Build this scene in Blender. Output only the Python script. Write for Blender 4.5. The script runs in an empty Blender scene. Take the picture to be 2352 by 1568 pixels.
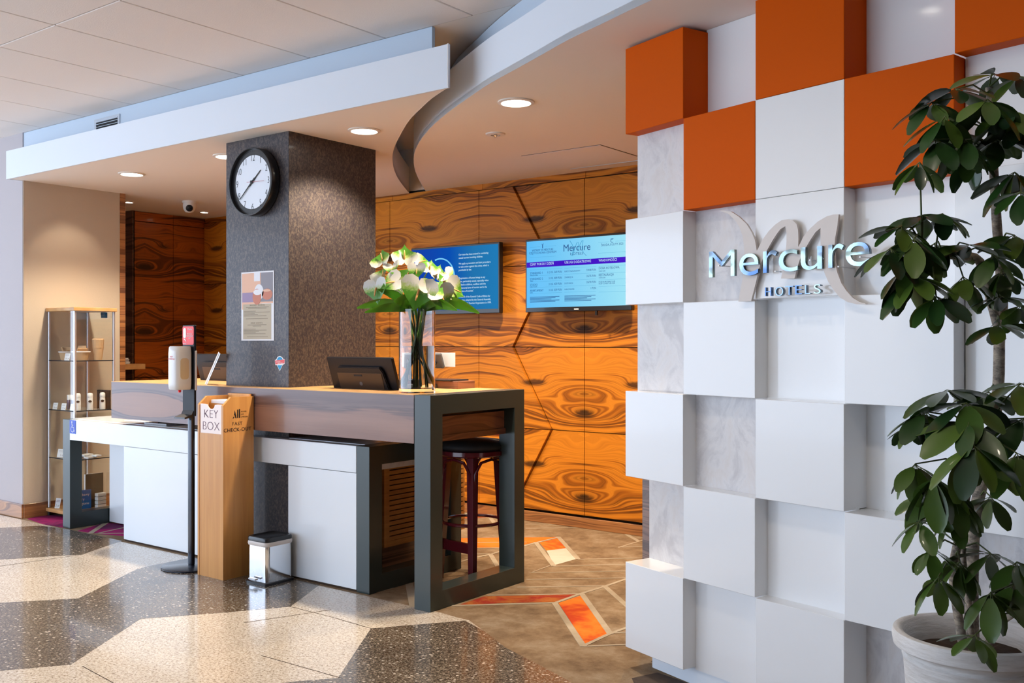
import bpy, bmesh, math, random
from mathutils import Vector, Matrix
random.seed(7)
C = bpy.context.scene.collection
sc = bpy.context.scene
PI = math.pi
# ------------------------------------------------------------------ camera, world, lights, exposure
YAW = math.radians(37.0); SN, CS = math.sin(YAW), math.cos(YAW); FPX = 2235.0; CY = 785.0; EYE = 1.4
cam_d = bpy.data.cameras.new('camera'); cam = bpy.data.objects.new('camera', cam_d); C.objects.link(cam)
cam.location = (0, 0, EYE); cam.rotation_euler = (PI/2, 0, YAW)
cam_d.sensor_width = 36.0; cam_d.lens = FPX/2352*36.0; cam_d.shift_y = (CY-784)/2352
cam_d.clip_start = 0.05; cam_d.clip_end = 200
sc.camera = cam
sc.view_settings.view_transform = 'Standard'; sc.view_settings.look = 'None'
sc.view_settings.gamma = 1.0; sc.view_settings.use_curve_mapping = False
sc.view_settings.exposure = 0.36
w = bpy.data.worlds.new('sky'); sc.world = w; w.use_nodes = True
nt = w.node_tree; nt.nodes.clear()
wo = nt.nodes.new('ShaderNodeOutputWorld'); bg = nt.nodes.new('ShaderNodeBackground')
bg.inputs[0].default_value = (0.67, 0.80, 1.0, 1); bg.inputs[1].default_value = 3.6
nt.links.new(bg.outputs[0], wo.inputs[0])
sc.cycles.max_bounces = 8; sc.cycles.diffuse_bounces = 4; sc.cycles.glossy_bounces = 4
sc.cycles.transmission_bounces = 8; sc.cycles.transparent_max_bounces = 24
sc.cycles.sample_clamp_indirect = 6.0; sc.cycles.caustics_reflective = False; sc.cycles.caustics_refractive = False
def add_light(name, kind, loc, energy, color, target=None, **kw):
    d = bpy.data.lights.new(name, kind); d.energy = energy; d.color = color
    for k, v in kw.items(): setattr(d, k, v)
    o = bpy.data.objects.new(name, d); C.objects.link(o); o.location = loc
    if target is not None:
        o.rotation_euler = (Vector(target)-Vector(loc)).to_track_quat('-Z', 'Y').to_euler()
    return o
# glazed facade openings behind and left of the camera: the sky is sampled through these portals
for loc, rot, sx, sy in (((-7.6, -3.6, 1.55), (-PI/2, 0, 0), 9.2, 3.1), ((-12.0, 0.1, 1.55), (PI/2, 0, PI/2+PI), 7.4, 3.1)):
    p = add_light('window_portal', 'AREA', loc, 1.0, (1, 1, 1), shape='RECTANGLE', size=sx, size_y=sy)
    p.rotation_euler = rot; p.data.cycles.is_portal = True
WARM = (1.0, 0.84, 0.64)
SOF = 2.68           # soffit height
CEIL = 3.065
# recessed lamps of the reception soffit
DOWN = [(-6.772, 4.175), (-5.60, 4.175), (-4.258, 4.165), (-3.108, 4.16)]
for x, y in DOWN:
    add_light('downlight_glow', 'SPOT', (x, y, SOF-0.02), 150, WARM, (x, y, 0), spot_size=math.radians(122), spot_blend=0.5, shadow_soft_size=0.06)
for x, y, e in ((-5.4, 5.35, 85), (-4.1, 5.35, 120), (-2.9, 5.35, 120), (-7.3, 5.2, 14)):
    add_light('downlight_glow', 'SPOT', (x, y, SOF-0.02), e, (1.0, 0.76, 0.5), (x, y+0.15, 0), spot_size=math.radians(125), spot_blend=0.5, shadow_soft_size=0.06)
# small accent lamp washing the beige wall above the cabinet
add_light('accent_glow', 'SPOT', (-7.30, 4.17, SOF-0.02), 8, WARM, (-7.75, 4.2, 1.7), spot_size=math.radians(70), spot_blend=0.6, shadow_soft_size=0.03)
# lobby ceiling lamps that light the chequered wall
LOBBY = [(-1.95, 2.05), (-1.15, 1.75), (-0.35, 1.45), (-3.2, 1.4), (-5.2, 1.6)]
for x, y in LOBBY:
    add_light('lobby_lamp', 'SPOT', (x, y, CEIL-0.03), 14, (1.0, 0.86, 0.70), (x+0.25, y+1.1, 0), spot_size=math.radians(105), spot_blend=0.6, shadow_soft_size=0.05)

# ------------------------------------------------------------------ pixel to place helpers (camera as above)
def ray(px, py):
    a = (px-1176)/FPX; return Vector((a*CS-SN, a*SN+CS, (CY-py)/FPX))
def onX(px, py, X): d = ray(px, py); return Vector((0, 0, EYE))+d*(X/d.x)
def onY(px, py, Y): d = ray(px, py); return Vector((0, 0, EYE))+d*(Y/d.y)
def onZ(px, py, Z): d = ray(px, py); return Vector((0, 0, EYE))+d*((Z-EYE)/d.z)
def atD(px, py, D): d = ray(px, py); return Vector((0, 0, EYE))+d*D

# ------------------------------------------------------------------ materials
def mat(name, col=(.8, .8, .8), rough=.5, metal=0., coat=0., spec=.5, emit=None, es=1., trans=0., ior=1.45):
    m = bpy.data.materials.new(name); m.use_nodes = True
    b = m.node_tree.nodes['Principled BSDF']
    b.inputs['Base Color'].default_value = (*col, 1); b.inputs['Roughness'].default_value = rough
    b.inputs['Metallic'].default_value = metal; b.inputs['Coat Weight'].default_value = coat
    b.inputs['Coat Roughness'].default_value = 0.06
    b.inputs['Specular IOR Level'].default_value = spec; b.inputs['IOR'].default_value = ior
    b.inputs['Transmission Weight'].default_value = trans
    if emit: b.inputs['Emission Color'].default_value = (*emit, 1); b.inputs['Emission Strength'].default_value = es
    return m
def nd(m, t, **kw):
    n = m.node_tree.nodes.new(t)
    for k, v in kw.items(): setattr(n, k, v)
    return n
def lk(m, a, b): m.node_tree.links.new(a, b)
def bsdf(m): return m.node_tree.nodes['Principled BSDF']
def ramp(m, fac, stops, interp='LINEAR'):
    r = nd(m, 'ShaderNodeValToRGB'); r.color_ramp.interpolation = interp
    e = r.color_ramp.elements
    while len(e) < len(stops): e.new(0.5)
    for i, (p, c) in enumerate(stops): e[i].position = p; e[i].color = (*c, 1)
    lk(m, fac, r.inputs[0]); return r.outputs[0]
def mapping(m, scale=(1, 1, 1), src='Position'):
    if src == 'Position': s = nd(m, 'ShaderNodeNewGeometry').outputs['Position']
    else: s = nd(m, 'ShaderNodeTexCoord').outputs[src]
    mp = nd(m, 'ShaderNodeMapping'); mp.inputs['Scale'].default_value = scale
    lk(m, s, mp.inputs[0]); return mp.outputs[0]
def noise(m, vec, scale, detail=4, rough=.55, dist=0.):
    n = nd(m, 'ShaderNodeTexNoise'); n.inputs['Scale'].default_value = scale; n.inputs['Detail'].default_value = detail
    n.inputs['Roughness'].default_value = rough; n.inputs['Distortion'].default_value = dist
    lk(m, vec, n.inputs['Vector']); return n.outputs[0]
def mth(m, op, a, b=None, c=None):
    n = nd(m, 'ShaderNodeMath', operation=op)
    for i, v in enumerate((a, b, c)):
        if v is None: continue
        if isinstance(v, (int, float)): n.inputs[i].default_value = v
        else: lk(m, v, n.inputs[i])
    return n.outputs[0]
def mixc(m, fac, a, b, mode='MIX'):
    n = nd(m, 'ShaderNodeMix', data_type='RGBA', blend_type=mode)
    if isinstance(fac, (int, float)): n.inputs[0].default_value = fac
    else: lk(m, fac, n.inputs[0])
    for i, v in ((6, a), (7, b)):
        if isinstance(v, tuple): n.inputs[i].default_value = (*v, 1)
        else: lk(m, v, n.inputs[i])
    return n.outputs[2]
def bump(m, h, strength=.2, dist=.01):
    b = nd(m, 'ShaderNodeBump'); b.inputs['Strength'].default_value = strength; b.inputs['Distance'].default_value = dist
    lk(m, h, b.inputs['Height']); lk(m, b.outputs[0], bsdf(m).inputs['Normal'])

def walnut(name, light, mid, dark, w=1.0, x0=0.0, axis='X', zscale=1.0, rough=.3, coat=.3, knots=True, kz=.25, pz=.636, z0=.088):
    """book-matched veneer: grain runs along axis, mirrored at every seam, knots repeated in each row"""
    m = mat(name, rough=rough, coat=coat)
    g = nd(m, 'ShaderNodeNewGeometry'); sp = nd(m, 'ShaderNodeSeparateXYZ'); lk(m, g.outputs['Position'], sp.inputs[0])
    a = sp.outputs[0] if axis == 'X' else sp.outputs[1]
    z = sp.outputs[2]
    u = mth(m, 'PINGPONG', mth(m, 'ADD', a, 40.0-x0), w)
    row = mth(m, 'WRAP', z, z0+pz, z0)
    # knots: the bands bulge round them
    zl = row if knots else z
    cb = nd(m, 'ShaderNodeCombineXYZ'); lk(m, mth(m, 'MULTIPLY', u, .75), cb.inputs[0]); lk(m, mth(m, 'MULTIPLY', zl, 2.4*zscale), cb.inputs[2])
    wp = noise(m, cb.outputs[0], 1.5, 2, .4, .1)
    F = mth(m, 'ADD', mth(m, 'MULTIPLY', zl, 5.6*zscale), mth(m, 'MULTIPLY', mth(m, 'SUBTRACT', wp, .5), 2.4))
    kn = None
    if knots:
        def bulge(cu, cz, su, sz):
            du = mth(m, 'DIVIDE', mth(m, 'SUBTRACT', u, cu), su); dz = mth(m, 'DIVIDE', mth(m, 'SUBTRACT', row, cz), sz)
            r = mth(m, 'ADD', mth(m, 'MULTIPLY', du, du), mth(m, 'MULTIPLY', dz, dz))
            return mth(m, 'EXPONENT', mth(m, 'MULTIPLY', r, -1.0))
        e1 = bulge(w*.45, z0+.36, .20, .060); e2 = bulge(0.0, z0+.13, .26, .085); e3 = bulge(0.0, z0+.47, .5, .08)
        F = mth(m, 'ADD', F, mth(m, 'ADD', mth(m, 'MULTIPLY', e1, .75), mth(m, 'ADD', mth(m, 'MULTIPLY', e2, 1.1), mth(m, 'MULTIPLY', e3, .45))))
        f1 = bulge(w*.45, z0+.36, .115, .030); f2 = bulge(0.0, z0+.135, .105, .040)
        kn = mth(m, 'MAXIMUM', f1, f2)
    def line(freq, along, sc_, det):
        c = nd(m, 'ShaderNodeCombineXYZ'); lk(m, mth(m, 'MULTIPLY', F, freq), c.inputs[0]); lk(m, mth(m, 'MULTIPLY', u, along), c.inputs[1])
        return noise(m, c.outputs[0], sc_, det, .5)
    band_ = line(1.0, .30, 1.3, 2); mid_ = line(3.6, .45, 1.5, 4); fine = line(20.0, 1.2, 1.0, 4)
    v = mth(m, 'ADD', mth(m, 'MULTIPLY', band_, .66), mth(m, 'MULTIPLY', mid_, .34))
    brown = tuple(.35*p_+.65*q_ for p_, q_ in zip(mid, dark))
    col = ramp(m, v, [(.30, brown), (.385, brown), (.415, mid), (.445, light), (.515, light), (.535, mid), (.56, brown), (.585, mid), (.61, brown), (.66, brown)])
    # thin dark growth lines, strongest inside the brown bands and round the knots
    zone = nd(m, 'ShaderNodeMapRange'); lk(m, mth(m, 'ABSOLUTE', mth(m, 'SUBTRACT', v, .495)), zone.inputs[0]); zone.inputs[1].default_value = .02; zone.inputs[2].default_value = .07
    lnr = nd(m, 'ShaderNodeMapRange'); lk(m, mth(m, 'ABSOLUTE', mth(m, 'SUBTRACT', mid_, .5)), lnr.inputs[0]); lnr.inputs[1].default_value = .045; lnr.inputs[2].default_value = .0
    zz_ = zone.outputs[0] if kn is None else mth(m, 'MAXIMUM', zone.outputs[0], mth(m, 'MULTIPLY', kn, 1.6))
    col = mixc(m, mth(m, 'MINIMUM', mth(m, 'MULTIPLY', mth(m, 'MULTIPLY', lnr.outputs[0], zz_), .80), 1.0), col, dark)
    fr_ = nd(m, 'ShaderNodeMapRange'); lk(m, fine, fr_.inputs[0]); fr_.inputs[1].default_value = .42; fr_.inputs[2].default_value = .68; col = mixc(m, mth(m, 'MULTIPLY', fr_.outputs[0], .55), col, mid)
    if kn is not None:
        k2 = nd(m, 'ShaderNodeMapRange'); lk(m, mth(m, 'MULTIPLY', kn, mth(m, 'ADD', mth(m, 'MULTIPLY', mid_, 3.0), -.75)), k2.inputs[0]); k2.inputs[1].default_value = .25; k2.inputs[2].default_value = .60
        col = mixc(m, mth(m, 'MULTIPLY', k2.outputs[0], .85), col, dark)
    lk(m, col, bsdf(m).inputs['Base Color'])
    return m
M = {}
M['wall_wood_lit'] = walnut('wall_wood_lit', (.64, .235, .022), (.36, .112, .012), (.045, .020, .008), w=1.0, x0=-3.969, rough=.42, coat=0)  # same walnut as the counter; warm lamp light put into its orange tone
bsdf(M['wall_wood_lit']).inputs['Specular IOR Level'].default_value = .22
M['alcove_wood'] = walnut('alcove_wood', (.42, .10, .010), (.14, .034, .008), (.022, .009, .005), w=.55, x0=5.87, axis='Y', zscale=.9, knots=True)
def counter_mat():
    m = mat('counter_wood', rough=.30, coat=.2)
    g = nd(m, 'ShaderNodeNewGeometry'); sp = nd(m, 'ShaderNodeSeparateXYZ'); lk(m, g.outputs['Position'], sp.inputs[0]); X, Z = sp.outputs[0], sp.outputs[2]
    c1 = nd(m, 'ShaderNodeCombineXYZ'); lk(m, mth(m, 'MULTIPLY', X, .9), c1.inputs[0]); lk(m, mth(m, 'MULTIPLY', Z, 5.0), c1.inputs[2])
    wob = noise(m, c1.outputs[0], 1.3, 3, .5, .4)
    du = mth(m, 'DIVIDE', mth(m, 'SUBTRACT', X, -5.98), .50); dz = mth(m, 'DIVIDE', mth(m, 'SUBTRACT', Z, .975), .082)
    r = mth(m, 'ADD', mth(m, 'MULTIPLY', du, du), mth(m, 'MULTIPLY', dz, dz)); r = mth(m, 'ADD', r, mth(m, 'MULTIPLY', mth(m, 'SUBTRACT', wob, .5), .7))
    e = mth(m, 'EXPONENT', mth(m, 'MULTIPLY', r, -.45))
    zz = mth(m, 'ADD', Z, mth(m, 'MULTIPLY', mth(m, 'MULTIPLY', e, dz), -.035))
    c2 = nd(m, 'ShaderNodeCombineXYZ'); lk(m, mth(m, 'MULTIPLY', X, .8), c2.inputs[0]); lk(m, mth(m, 'MULTIPLY', zz, 70.0), c2.inputs[2])
    fine = noise(m, c2.outputs[0], 1.6, 5, .62, .4)
    base = mth(m, 'ADD', mth(m, 'ADD', mth(m, 'MULTIPLY', mth(m, 'SUBTRACT', Z, .867), 3.95), mth(m, 'MULTIPLY', mth(m, 'SUBTRACT', wob, .5), .9)), mth(m, 'MULTIPLY', mth(m, 'SUBTRACT', fine, .5), .35))
    col = ramp(m, base, [(.0, (.24, .112, .068)), (.28, (.34, .17, .108)), (.52, (.29, .145, .095)), (.62, (.10, .055, .05)), (.68, (.18, .108, .095)), (.80, (.13, .078, .072)), (1., (.17, .105, .098))])
    eye = ramp(m, mth(m, 'ADD', r, mth(m, 'MULTIPLY', fine, .25)), [(.0, (.33, .165, .10)), (.9, (.29, .14, .085)), (1.0, (.07, .04, .04))])
    ring = ramp(m, mth(m, 'MULTIPLY', mth(m, 'ADD', r, mth(m, 'MULTIPLY', fine, .3)), .25), [(.0, (.33, .165, .10)), (.27, (.28, .135, .085)), (.30, (.07, .04, .045)), (.34, (.17, .10, .09)), (.40, (.09, .055, .055)), (.48, (.18, .11, .105)), (1., (.18, .11, .105))])
    k = nd(m, 'ShaderNodeMapRange'); lk(m, X, k.inputs[0]); k.inputs[1].default_value = -5.15; k.inputs[2].default_value = -5.35
    col = mixc(m, k.outputs[0], col, ring); col = mixc(m, mth(m, 'MULTIPLY', fine, .35), col, (.14, .08, .07))
    lk(m, col, bsdf(m).inputs['Base Color']); return m
M['counter_wood'] = counter_mat()
M['counter_end'] = walnut('counter_end', (.30, .13, .075), (.20, .085, .05), (.085, .04, .03), w=3.0, x0=3.7, axis='Y', zscale=1.3, knots=False)
M['base_wood'] = walnut('base_wood', (.42, .19, .07), (.25, .10, .04), (.10, .045, .02), w=1.5, x0=.3, zscale=2.0, knots=False)
M['strip_wood'] = walnut('strip_wood', (.22, .12, .085), (.13, .07, .05), (.04, .022, .018), w=1.5, zscale=2.4, knots=False)
def grain(name, light, dark, scale=(30, 30, 1.3), rough=.4, coat=.1):
    m = mat(name, rough=rough, coat=coat)
    v = mapping(m, scale); n = noise(m, v, 1.0, 4, .6, .5)
    v2 = mapping(m, (11, 11, .05)); n2 = noise(m, v2, 1.0, 1, .5)
    col = ramp(m, mth(m, 'ADD', mth(m, 'MULTIPLY', n, .6), mth(m, 'MULTIPLY', n2, .4)), [(.35, dark), (.62, light)])
    lk(m, col, bsdf(m).inputs['Base Color']); return m
M['alder'] = grain('alder', (.70, .34, .10), (.56, .24, .065))
M['beech'] = grain('beech', (.62, .36, .15), (.48, .25, .09), (3, 3, 40))
M['cabinet_oak'] = grain('cabinet_oak', (.50, .24, .06), (.35, .15, .035), (3, 3, 40))
M['white_gloss'] = mat('white_gloss', (.82, .83, .84), .14, coat=.4)
M['desk_white'] = mat('desk_white', (.76, .80, .84), .20, coat=.2)
M['orange'] = mat('orange_lacquer', (.60, .088, .0), .5, spec=.08)
M['soffit'] = mat('soffit_paint', (.84, .78, .72), .75)
M['fascia'] = mat('fascia_paint', (.72, .77, .83), .6)
M['band_blue'] = mat('band_blue', (.55, .64, .74), .6)  # bluer, darker tone than the fascia boards
M['ceiling_tile'] = mat('ceiling_tile', (.80, .74, .70), .9)
M['dark_gap'] = mat('dark_gap', (.02, .018, .016), .8)
M['plaster_grey'] = mat('plaster_grey', (.46, .42, .43), .8)
M['plaster_beige'] = mat('plaster_beige', (.50, .42, .33), .75)
for k in ('plaster_grey', 'plaster_beige', 'ceiling_tile'):
    m = M[k]; v = mapping(m, (1, 1, 1)); n = noise(m, v, 160, 3, .6); bump(m, n, .25, .003)
m = M['marble'] = mat('stone_laminate', (.7, .68, .67), .35, coat=.15)
v = mapping(m, (1.0, 1.0, .8)); n1 = noise(m, v, 7.0, 8, .68, .7); n2 = noise(m, v, 34.0, 4, .65)
col = ramp(m, n1, [(.38, (.56, .54, .55)), (.52, (.72, .70, .70)), (.60, (.70, .66, .64)), (.72, (.62, .58, .57))])
col = mixc(m, mth(m, 'MULTIPLY', n2, .35), col, (.52, .50, .50)); lk(m, col, bsdf(m).inputs['Base Color'])
m = M['column'] = mat('column_laminate', (.1, .09, .08), .42, metal=.25, coat=.1)
v = mapping(m, (1, 1, .6)); n1 = noise(m, v, 95, 5, .75, .5); n2 = noise(m, v, 9, 4, .6)
col = ramp(m, n1, [(.40, (.030, .024, .032)), (.50, (.054, .044, .046)), (.60, (.135, .108, .086)), (.70, (.08, .065, .058))])
col = mixc(m, mth(m, 'MULTIPLY', n2, .5), col, (.040, .034, .038)); lk(m, col, bsdf(m).inputs['Base Color'])
M['frame_green'] = mat('frame_green', (.030, .043, .041), .28, coat=.15)
M['frame_dark'] = mat('frame_dark', (.010, .012, .018), .45, spec=.3)
M['black'] = mat('black_plastic', (.012, .012, .014), .28, coat=.2)
M['black_metal'] = mat('black_metal', (.015, .02, .035), .25, metal=.3, coat=.3)
M['matte_black'] = mat('matte_black', (.008, .008, .009), .7)
M['chrome'] = mat('chrome', (.80, .83, .87), .10, metal=1)
m = M['chrome_reflect_tint'] = mat('chrome_reflect_tint', (.42, .50, .60), .10, metal=1)
v = mapping(m, (1, 1, 1)); n = noise(m, v, 7, 2, .5); lk(m, ramp(m, n, [(.38, (.07, .12, .22)), (.50, (.19, .25, .31)), (.60, (.27, .35, .31)), (.7, (.36, .42, .38))]), bsdf(m).inputs['Base Color']); bump(m, n, .5, .02)  # blue to green mottling paints mirrored surroundings into the chrome
M['steel'] = mat('brushed_steel', (.62, .63, .65), .28, metal=1)
M['alu'] = mat('aluminium', (.62, .64, .66), .35, metal=.85)
M['frost'] = mat('frosted_acrylic', (.66, .60, .56), .35, trans=0.)
M['white'] = mat('white_plastic', (.8, .8, .8), .4)
M['paper'] = mat('paper', (.82, .82, .84), .8)
M['price_card'] = mat('price_card', (.80, .85, .92), .7)
M['kraft'] = mat('kraft_paper', (.50, .33, .19), .8)
M['bordeaux'] = mat('bordeaux_wood', (.085, .007, .012), .18, coat=.6)
M['bordeaux_lit'] = mat('lit_bordeaux_wood', (.42, .05, .012), .2, coat=.5)  # the bordeaux wood where light strikes it, brightness put into the colour
M['glow'] = mat('lamp_diffuser', (1, 1, 1), .5, emit=(1.0, .93, .82), es=14)
M['lamp_ring'] = mat('lamp_ring', (.78, .74, .68), .4)
M['gold_letter'] = mat('dark_print', (.012, .011, .012), .5)
M['key_print'] = mat('plum_print', (.12, .03, .07), .5)
M['pale_sign'] = mat('pale_sign', (.86, .70, .62), .35, coat=.3)
M['red'] = mat('red_print', (.80, .012, .012), .3)
M['blue_sign'] = mat('blue_sign', (.005, .06, .50), .4)
M['white_print'] = mat('white_print', (.9, .9, .9), .5)
M['leaf'] = mat('leaf', (.035, .085, .016), .32, coat=.15)
m = M['leaf']; oi = nd(m, 'ShaderNodeObjectInfo')
lk(m, ramp(m, oi.outputs['Random'], [(0, (.010, .032, .010)), (.5, (.026, .074, .012)), (1, (.085, .145, .020))]), bsdf(m).inputs['Base Color'])
M['petiole'] = mat('petiole', (.09, .12, .035), .5)
m = M['bark'] = mat('bark', (.3, .26, .2), .85)
v = mapping(m, (1, 1, 2.2)); n = noise(m, v, 28, 5, .7)
lk(m, ramp(m, n, [(.35, (.12, .10, .085)), (.5, (.30, .25, .20)), (.65, (.50, .41, .30))]), bsdf(m).inputs['Base Color']); bump(m, n, .6, .01)
m = M['pot'] = mat('pot_ceramic', (.72, .71, .68), .6)
v = mapping(m, (1, 1, 9)); n = noise(m, v, 12, 5, .7); lk(m, ramp(m, n, [(.3, (.58, .56, .53)), (.6, (.75, .74, .73))]), bsdf(m).inputs['Base Color']); bump(m, n, .35, .01)
M['soil'] = mat('soil', (.045, .025, .015), .95)
def terrazzo(name, stops, big):
    m = mat(name, rough=.22, coat=.35)
    v = mapping(m, (1, 1, 1)); n = noise(m, v, 95, 4, .75, .6)
    col = ramp(m, n, stops)
    vo = nd(m, 'ShaderNodeTexVoronoi'); vo.inputs['Scale'].default_value = 42; lk(m, v, vo.inputs['Vector'])
    sel = mth(m, 'MULTIPLY', mth(m, 'LESS_THAN', vo.outputs['Distance'], .26), mth(m, 'GREATER_THAN', mth(m, 'FRACT', mth(m, 'MULTIPLY', vo.outputs['Color'], 7.0)), .62))
    col = mixc(m, mth(m, 'MULTIPLY', sel, .8), col, big)
    lk(m, col, bsdf(m).inputs['Base Color']); return m
M['terrazzo_light'] = terrazzo('terrazzo_light', [(.34, (.20, .155, .11)), (.43, (.44, .37, .29)), (.52, (.64, .57, .48)), (.66, (.74, .68, .60))], (.74, .70, .64))
M['terrazzo_dark'] = terrazzo('terrazzo_dark', [(.38, (.025, .018, .012)), (.49, (.095, .072, .052)), (.58, (.24, .20, .155)), (.68, (.42, .36, .30))], (.60, .54, .47))
m = M['carpet'] = mat('carpet', (.3, .2, .1), .95, spec=.1)
v = mapping(m, (1, 1, 1)); n1 = noise(m, v, 4.2, 8, .72, .1); n2 = noise(m, v, 260, 2, .6)
col = ramp(m, n1, [(.34, (.135, .088, .052)), (.5, (.24, .165, .10)), (.66, (.34, .27, .19))])
col = mixc(m, mth(m, 'MULTIPLY', n2, .35), col, (.12, .08, .05)); lk(m, col, bsdf(m).inputs['Base Color']); bump(m, n2, .4, .004)
def pile(name, stops, sc_=3.0):
    m = mat(name, rough=.95, spec=.1); v = mapping(m, (1, 1, 1)); n1 = noise(m, v, sc_, 4, .7, .5)
    n2 = noise(m, v, 260, 2, .6)
    col = ramp(m, n1, stops); col = mixc(m, mth(m, 'MULTIPLY', n2, .3), col, stops[0][1]); lk(m, col, bsdf(m).inputs['Base Color']); return m
M['carpet_orange'] = pile('carpet_orange', [(.38, (.42, .05, .015)), (.5, (.62, .16, .02)), (.62, (.50, .20, .03))])
M['carpet_red'] = pile('carpet_red', [(.4, (.26, .03, .02)), (.6, (.36, .13, .03))], 6)
M['carpet_line'] = pile('carpet_line', [(.3, (.28, .23, .165)), (.6, (.40, .34, .26))])
M['carpet_pale'] = pile('carpet_pale', [(.3, (.42, .38, .32)), (.6, (.52, .48, .42))])
M['carpet_purple'] = pile('carpet_purple', [(.4, (.10, .02, .07)), (.6, (.34, .015, .12))])
M['carpet_dark'] = pile('carpet_dark', [(.4, (.045, .035, .035)), (.6, (.10, .075, .06))])
def thin_glass(name, tint=(.975, .985, .98), refl=.10):
    m = bpy.data.materials.new(name); m.use_nodes = True; t = m.node_tree; t.nodes.clear()
    o = t.nodes.new('ShaderNodeOutputMaterial'); mx = t.nodes.new('ShaderNodeMixShader'); tr = t.nodes.new('ShaderNodeBsdfTransparent')
    gl = t.nodes.new('ShaderNodeBsdfGlossy'); lw = t.nodes.new('ShaderNodeLayerWeight'); lw.inputs[0].default_value = .5; pw = t.nodes.new('ShaderNodeMath'); pw.operation = 'POWER'; pw.inputs[1].default_value = 3.5; t.links.new(lw.outputs['Facing'], pw.inputs[0]); fr = t.nodes.new('ShaderNodeMath'); fr.operation = 'MULTIPLY_ADD'; fr.inputs[1].default_value = .55; fr.inputs[2].default_value = .035; t.links.new(pw.outputs[0], fr.inputs[0])
    tr.inputs[0].default_value = (*tint, 1); gl.inputs[0].default_value = (1, 1, 1, 1); gl.inputs[1].default_value = .02
    t.links.new(fr.outputs[0], mx.inputs[0]); t.links.new(tr.outputs[0], mx.inputs[1]); t.links.new(gl.outputs[0], mx.inputs[2]); t.links.new(mx.outputs[0], o.inputs[0]); return m
M['pane'] = thin_glass('cabinet_glass')
M['vase_glass'] = mat('vase_glass', (.97, .99, 1), .02, trans=1., ior=1.45)
M['water'] = mat('water', (.95, .98, .98), .0, trans=1., ior=1.33)
M['stem'] = mat('flower_stem', (.22, .40, .09), .4)
m = M['spathe'] = mat('spathe', (.8, .8, .74), .3, coat=.2); m.node_tree.nodes['Principled BSDF'].inputs['Subsurface Weight'].default_value = .0
tc = nd(m, 'ShaderNodeTexCoord'); sp = nd(m, 'ShaderNodeSeparateXYZ'); lk(m, tc.outputs['Object'], sp.inputs[0])
n = noise(m, tc.outputs['Object'], 9, 3, .6)
k = mth(m, 'ADD', mth(m, 'MULTIPLY', sp.outputs[1], -1.0), mth(m, 'MULTIPLY', n, .5)); oi = nd(m, 'ShaderNodeObjectInfo')
k = mth(m, 'ADD', k, mth(m, 'MULTIPLY', oi.outputs['Random'], .45))
lk(m, ramp(m, k, [(.22, (.56, .55, .50)), (.46, (.36, .48, .14)), (.64, (.08, .25, .02))]), bsdf(m).inputs['Base Color'])
M['spadix'] = mat('spadix', (.66, .33, .10), .5)
M['tropic_leaf'] = mat('tropic_leaf', (.13, .30, .035), .3, coat=.2)
M['screen_blue'] = mat('screen_blue', (0, 0, 0), .15, emit=(.008, .085, .52), es=.6, spec=.0)
m = M['screen_blue']; v = mapping(m, (1, 1, 1)); s2 = nd(m, 'ShaderNodeSeparateXYZ'); lk(m, v, s2.inputs[0])
lk(m, ramp(m, mth(m, 'ADD', s2.outputs[0], 5.7), [(.1, (.010, .06, .50)), (.5, (.004, .10, .58)), (.75, (.02, .22, .55)), (1.0, (.02, .26, .62))]), bsdf(m).inputs['Emission Color'])
M['screen_cyan'] = mat('screen_cyan', (0, 0, 0), .15, emit=(.18, .66, 1.0), es=.72, spec=.15)
m = M['screen_cyan']; v = mapping(m, (1, 1, 1)); s2 = nd(m, 'ShaderNodeSeparateXYZ'); lk(m, v, s2.inputs[0])
lk(m, ramp(m, mth(m, 'ADD', s2.outputs[0], 4.45), [(.0, (.09, .52, 1.0)), (1.0, (.40, .86, 1.0))]), bsdf(m).inputs['Emission Color'])
M['screen_violet'] = mat('screen_violet', (0, 0, 0), .3, emit=(.055, .0, .60), es=.72, spec=.15)
M['screen_ink'] = mat('screen_ink', (0, 0, 0), .4, emit=(.02, .10, .30), es=.72, spec=.15)
M['screen_rule'] = mat('screen_rule', (0, 0, 0), .4, emit=(.07, .38, .66), es=.72, spec=.15)
M['screen_white'] = mat('screen_white', (0, 0, 0), .4, emit=(.62, .86, 1.), es=.72, spec=.15)
M['screen_arc'] = mat('screen_arc', (0, 0, 0), .4, emit=(.20, .66, 1.), es=.72, spec=.15)
M['clock_face'] = mat('clock_face', (.78, .82, .88), .5)
M['second_hand'] = mat('second_hand', (.5, .15, .2), .4)
M['peach'] = mat('peach_print', (.80, .50, .36), .8); M['grey_print'] = mat('grey_print', (.30, .29, .32), .8)
M['terracotta'] = mat('terracotta_print', (.60, .25, .18), .8); M['sand'] = mat('sand_print', (.52, .45, .34), .8)
M['soft_ink'] = mat('soft_ink', (.22, .18, .13), .8); M['violet_print'] = mat('violet_print', (.36, .28, .42), .8)
M['cyan_print'] = mat('cyan_print', (.01, .32, .62), .5); M['coral'] = mat('coral_print', (.80, .12, .13), .5)
M['dispenser'] = mat('dispenser_shell', (.66, .63, .60), .12, coat=.5)
M['soap'] = mat('soap_print', (.60, .44, .26), .15, coat=.5)
M['dark_bottle'] = mat('dark_bottle', (.10, .03, .09), .2, coat=.3)
M['book_blue'] = mat('book_blue', (.01, .16, .55), .4)
M['photo_dark'] = mat('photo_dark', (.12, .09, .06), .5)
M['monitor'] = mat('monitor_shell', (.008, .007, .009), .35, spec=.3)
M['monitor_panel'] = mat('monitor_back_cover', (.040, .020, .010), .35)
M['grey_plastic'] = mat('grey_plastic', (.10, .10, .11), .3)
M['dome'] = mat('camera_white', (.75, .73, .70), .35)
M['lens'] = mat('lens', (.01, .01, .012), .08, coat=.8)
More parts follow.
